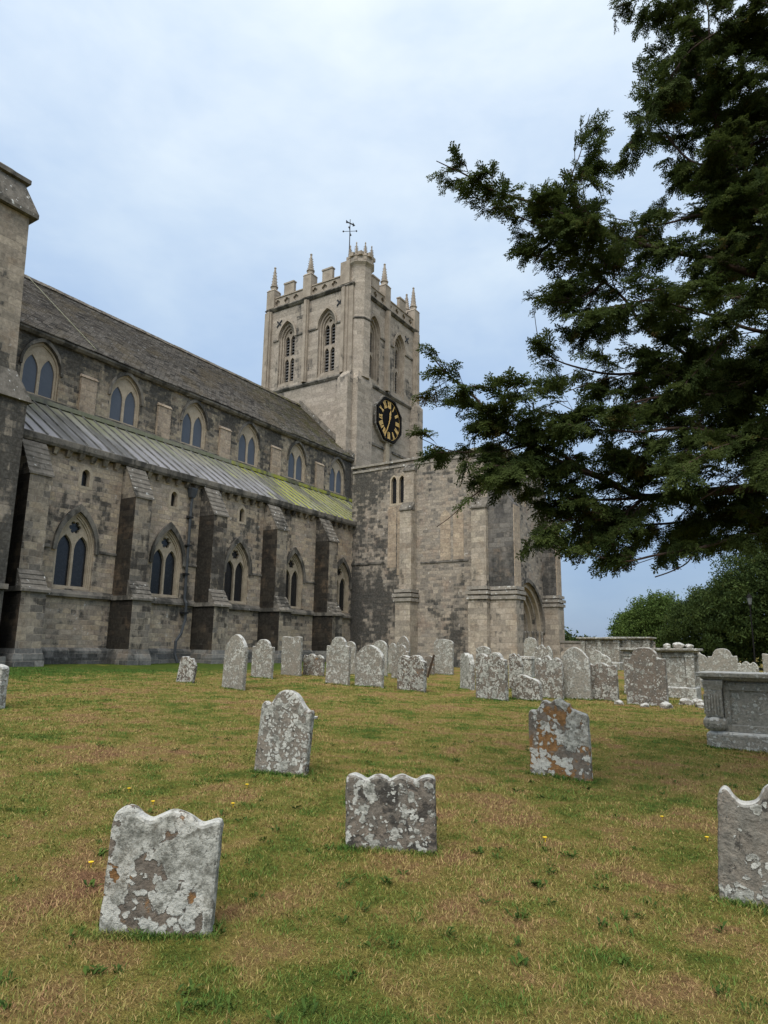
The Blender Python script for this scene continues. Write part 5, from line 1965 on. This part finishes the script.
# ------------------------------------------------------------------ trees beyond
def clump_tree(name, X, Y, lobes, n, leaf, mat, label, trunk_h, group='trees beyond the churchyard', droop=0):
    z = gz(X, Y)
    root = empty(name, (X, Y, z), label, 'tree', group)
    V, T = [], []
    vol = np.array([l[3] * l[4] * l[5] for l in lobes]) ** (2 / 3)
    vol /= vol.sum()
    for (cx_, cy_, cz_, rx_, ry_, rz_), f_ in zip(lobes, vol):
        k = int(n * f_)
        # clumps on the lobe, leaves round the clumps
        nc = max(8, k // 45)
        dv = rng.normal(0, 1, (nc, 3))
        dv /= np.linalg.norm(dv, axis=1, keepdims=True)
        rad = (.62 + .42 * rng.random(nc))[:, None]
        cc = dv * rad * np.array([rx_, ry_, rz_]) + np.array([cx_, cy_, cz_])
        own = rng.integers(0, nc, k)
        cs = leaf * 3.0
        off = rng.normal(0, 1, (k, 3)) * np.array([cs, cs, cs * .55])
        p = cc[own] + off
        ct = rng.random(nc)
        a = rng.normal(0, 1, (k, 3))
        a[:, 2] -= droop
        a /= np.linalg.norm(a, axis=1, keepdims=True)
        b = np.cross(a, rng.normal(0, 1, (k, 3)))
        b /= np.linalg.norm(b, axis=1, keepdims=True)
        s = leaf * (.6 + .8 * rng.random(k))[:, None]
        q = np.stack([p - a * s, p - b * s * .45, p + a * s, p + b * s * .45], 1)
        q[:, :, 2] = np.maximum(q[:, :, 2], .05)
        V.append(q.reshape(-1, 3))
        T.append(np.repeat(np.clip(ct[own] * .8 + .2 * rng.random(k), 0, 1), 4))
    V, T = np.concatenate(V), np.concatenate(T)
    np_mesh('crown', V, np.arange(len(V)).reshape(-1, 4), M[mat], root, T)
    tm = MB().tube([(0, 0, -.3), (0.05, 0, trunk_h * .5), (0, .1, trunk_h)], [.42, .34, .2], 10)
    for k in range(6):
        a = k * 1.1
        tm.tube([(0, 0, trunk_h * (.5 + .07 * k)), (math.cos(a) * 1.2, math.sin(a) * 1.2, trunk_h * (.8 + .08 * k)), (math.cos(a) * 2.2, math.sin(a) * 2.2, trunk_h * (1.1 + .08 * k))], [.16, .1, .04], 6)
    tm.build('trunk', bk, root)
    return root


YG = pt(800, 640, 50)
clump_tree('dark_yew', YG.x, YG.y, [(0, 0, 4.6, 4.8, 4.5, 4.4), (-3.2, 0, 3.4, 3.0, 4, 3.2), (4, 1, 5.4, 5, 4.5, 5), (-1.2, -1.5, 4.4, 3.2, 3.2, 3.3), (1.0, -1, 6.4, 3.4, 3.2, 3.0)], 110000, .09, 'yew2',
           'broad dark green yew filling the right edge behind the tombs', 4, droop=-.5)
YG = pt(716, 640, 54)
clump_tree('dark_yew', YG.x, YG.y, [(0, 0, 2.6, 2.6, 2.8, 2.7), (-1.5, 0, 2.3, 2.0, 2.6, 2.3), (2.0, 0, 3.4, 2.8, 3, 3.0), (-.4, 0, 4.0, 1.7, 1.8, 1.5)], 60000, .085, 'yew2',
           'smaller dark bushy yew left of the broad one, its crest feathered', 3, droop=-.5)
YG = pt(655, 640, 74)
clump_tree('broadleaf_tree', YG.x, YG.y, [(0, 0, 3.6, 2.6, 2.6, 2.9), (-1.2, 0, 2.8, 2.0, 2, 2.4), (1.2, 0, 3.9, 2.2, 2, 2.5)], 34000, .11, 'green2',
           'fresh green rounded tree, taller one beside the dark yews', 2.4)
YG = pt(632, 640, 78)
clump_tree('broadleaf_tree', YG.x, YG.y, [(0, 0, 3.0, 1.9, 2, 2.3), (-.6, 0, 2.4, 1.5, 1.6, 2.0), (.7, 0, 3.4, 1.5, 1.6, 2.0)], 26000, .11, 'green2',
           'lower fresh green tree, leftmost against the grey sky', 2)
YG = pt(568, 640, 90)
clump_tree('far_bush', YG.x, YG.y, [(0, 0, 2.0, 1.2, 1.2, 1.6), (1.5, 0, 1.4, 1.5, 1.2, 1.2)], 2500, .2, 'yew2', 'small dark bush on the skyline right of the porch', 1)
# far-off wood on the horizon
V, T = [], []
for px in np.arange(500, 830, 2.2):
    c = pt(px, 640, 190 + 20 * rng.random())
    hh = 1.6 + 190 * (8.5 + 4 * noise.noise((px * .06, 0, 0)) + 2.5 * noise.noise((px * .25, 3, 0))) / F
    k = 60
    p = np.array([c.x, c.y, gz(c.x, c.y)]) + rng.normal(0, 1, (k, 3)) * np.array([.9, 2, 0])
    p[:, 2] = gz(c.x, c.y) + hh * rng.random(k) ** .7
    a = rng.normal(0, 1, (k, 3))
    a /= np.linalg.norm(a, axis=1, keepdims=True)
    b = np.cross(a, rng.normal(0, 1, (k, 3)))
    b /= np.linalg.norm(b, axis=1, keepdims=True)
    q = np.stack([p - a * .7, p - b * .4, p + a * .7, p + b * .4], 1)
    V.append(q.reshape(-1, 3))
    T.append(rng.random(k * 4))
o = np_mesh('far_wood', np.concatenate(V), np.arange(sum(len(v) for v in V)).reshape(-1, 4), M['far'], tone=np.concatenate(T))
o['kind'] = 'stuff'

# ------------------------------------------------------------------ light and sky
SUN_AZ, SUN_EL = R(165), R(50)        # behind cloud, high behind the photographer
world = bpy.data.worlds.new('World')
scene.world = world
world.use_nodes = True
nt = world.node_tree
nt.nodes.clear()
W = NT.__new__(NT)
W.t = nt
out = W.n('ShaderNodeOutputWorld')
bg = W.n('ShaderNodeBackground')
W.l(bg.outputs[0], out.inputs[0])
sky = W.n('ShaderNodeTexSky')
sky.sky_type = 'NISHITA'
sky.sun_disc = False
sky.sun_elevation = SUN_EL
sky.sun_rotation = SUN_AZ
tc = W.n('ShaderNodeTexCoord')
D = tc.outputs['Generated']
sp = W.n('ShaderNodeSeparateXYZ')
W.l(D, sp.inputs[0])
el = sp.outputs[2]
warp = W.scale(D, (1, 1, 2.2))
n1 = W.noise(warp, 1.7, 5, .55, .3)
n2 = W.noise(warp, 4.5, 5, .6, .2)
cl = W.ramp(el, [(0.0, (1.9, 2.65, 3.9)), (.10, (2.1, 2.95, 4.35)), (.30, (3.05, 4.15, 5.75)), (.55, (4.6, 5.65, 6.95)), (.74, (6.4, 7.2, 8.0)), (1.0, (9.5, 9.8, 10.0))])
tex = W.math('ADD', W.math('MULTIPLY', n1, .7), W.math('MULTIPLY', n2, .3))
cl = W.mix(1.0, cl, W.ramp(tex, [(.35, (.76, .83, .93)), (.5, (1, 1, 1)), (.65, (1.24, 1.17, 1.07))]), 'MULTIPLY')
# the hidden sun brightens one side of the cloud deck
dt = W.n('ShaderNodeVectorMath', operation='DOT_PRODUCT')
W.l(D, dt.inputs[0])
dt.inputs[1].default_value = (math.sin(SUN_AZ) * math.cos(SUN_EL), math.cos(SUN_AZ) * math.cos(SUN_EL), math.sin(SUN_EL))
gl_ = W.ramp(dt.outputs['Value'], [(.5, (1.0, 1.0, 1.0)), (.75, (1.5, 1.4, 1.3)), (1, (2.6, 2.3, 2.0))])
cl = W.mix(1.0, cl, gl_, 'MULTIPLY')
col = W.mix(.85, sky.outputs[0], cl)
W.l(col, bg.inputs[0])
bg.inputs[1].default_value = .1
sun = bpy.data.lights.new('sun', 'SUN')
sun.energy = 1.5
sun.angle = R(40)
sun.color = (1, .96, .9)
so = bpy.data.objects.new('sun', sun)
COL.objects.link(so)
sdir = Vector((math.sin(SUN_AZ) * math.cos(SUN_EL), math.cos(SUN_AZ) * math.cos(SUN_EL), math.sin(SUN_EL)))
so.rotation_euler = sdir.to_track_quat('Z', 'Y').to_euler()

scene.view_settings.view_transform = 'Standard'
scene.view_settings.look = 'None'
scene.view_settings.gamma = 1
scene.view_settings.exposure = .57
scene.view_settings.use_curve_mapping = False
scene.cycles.max_bounces = 5
scene.cycles.diffuse_bounces = 3
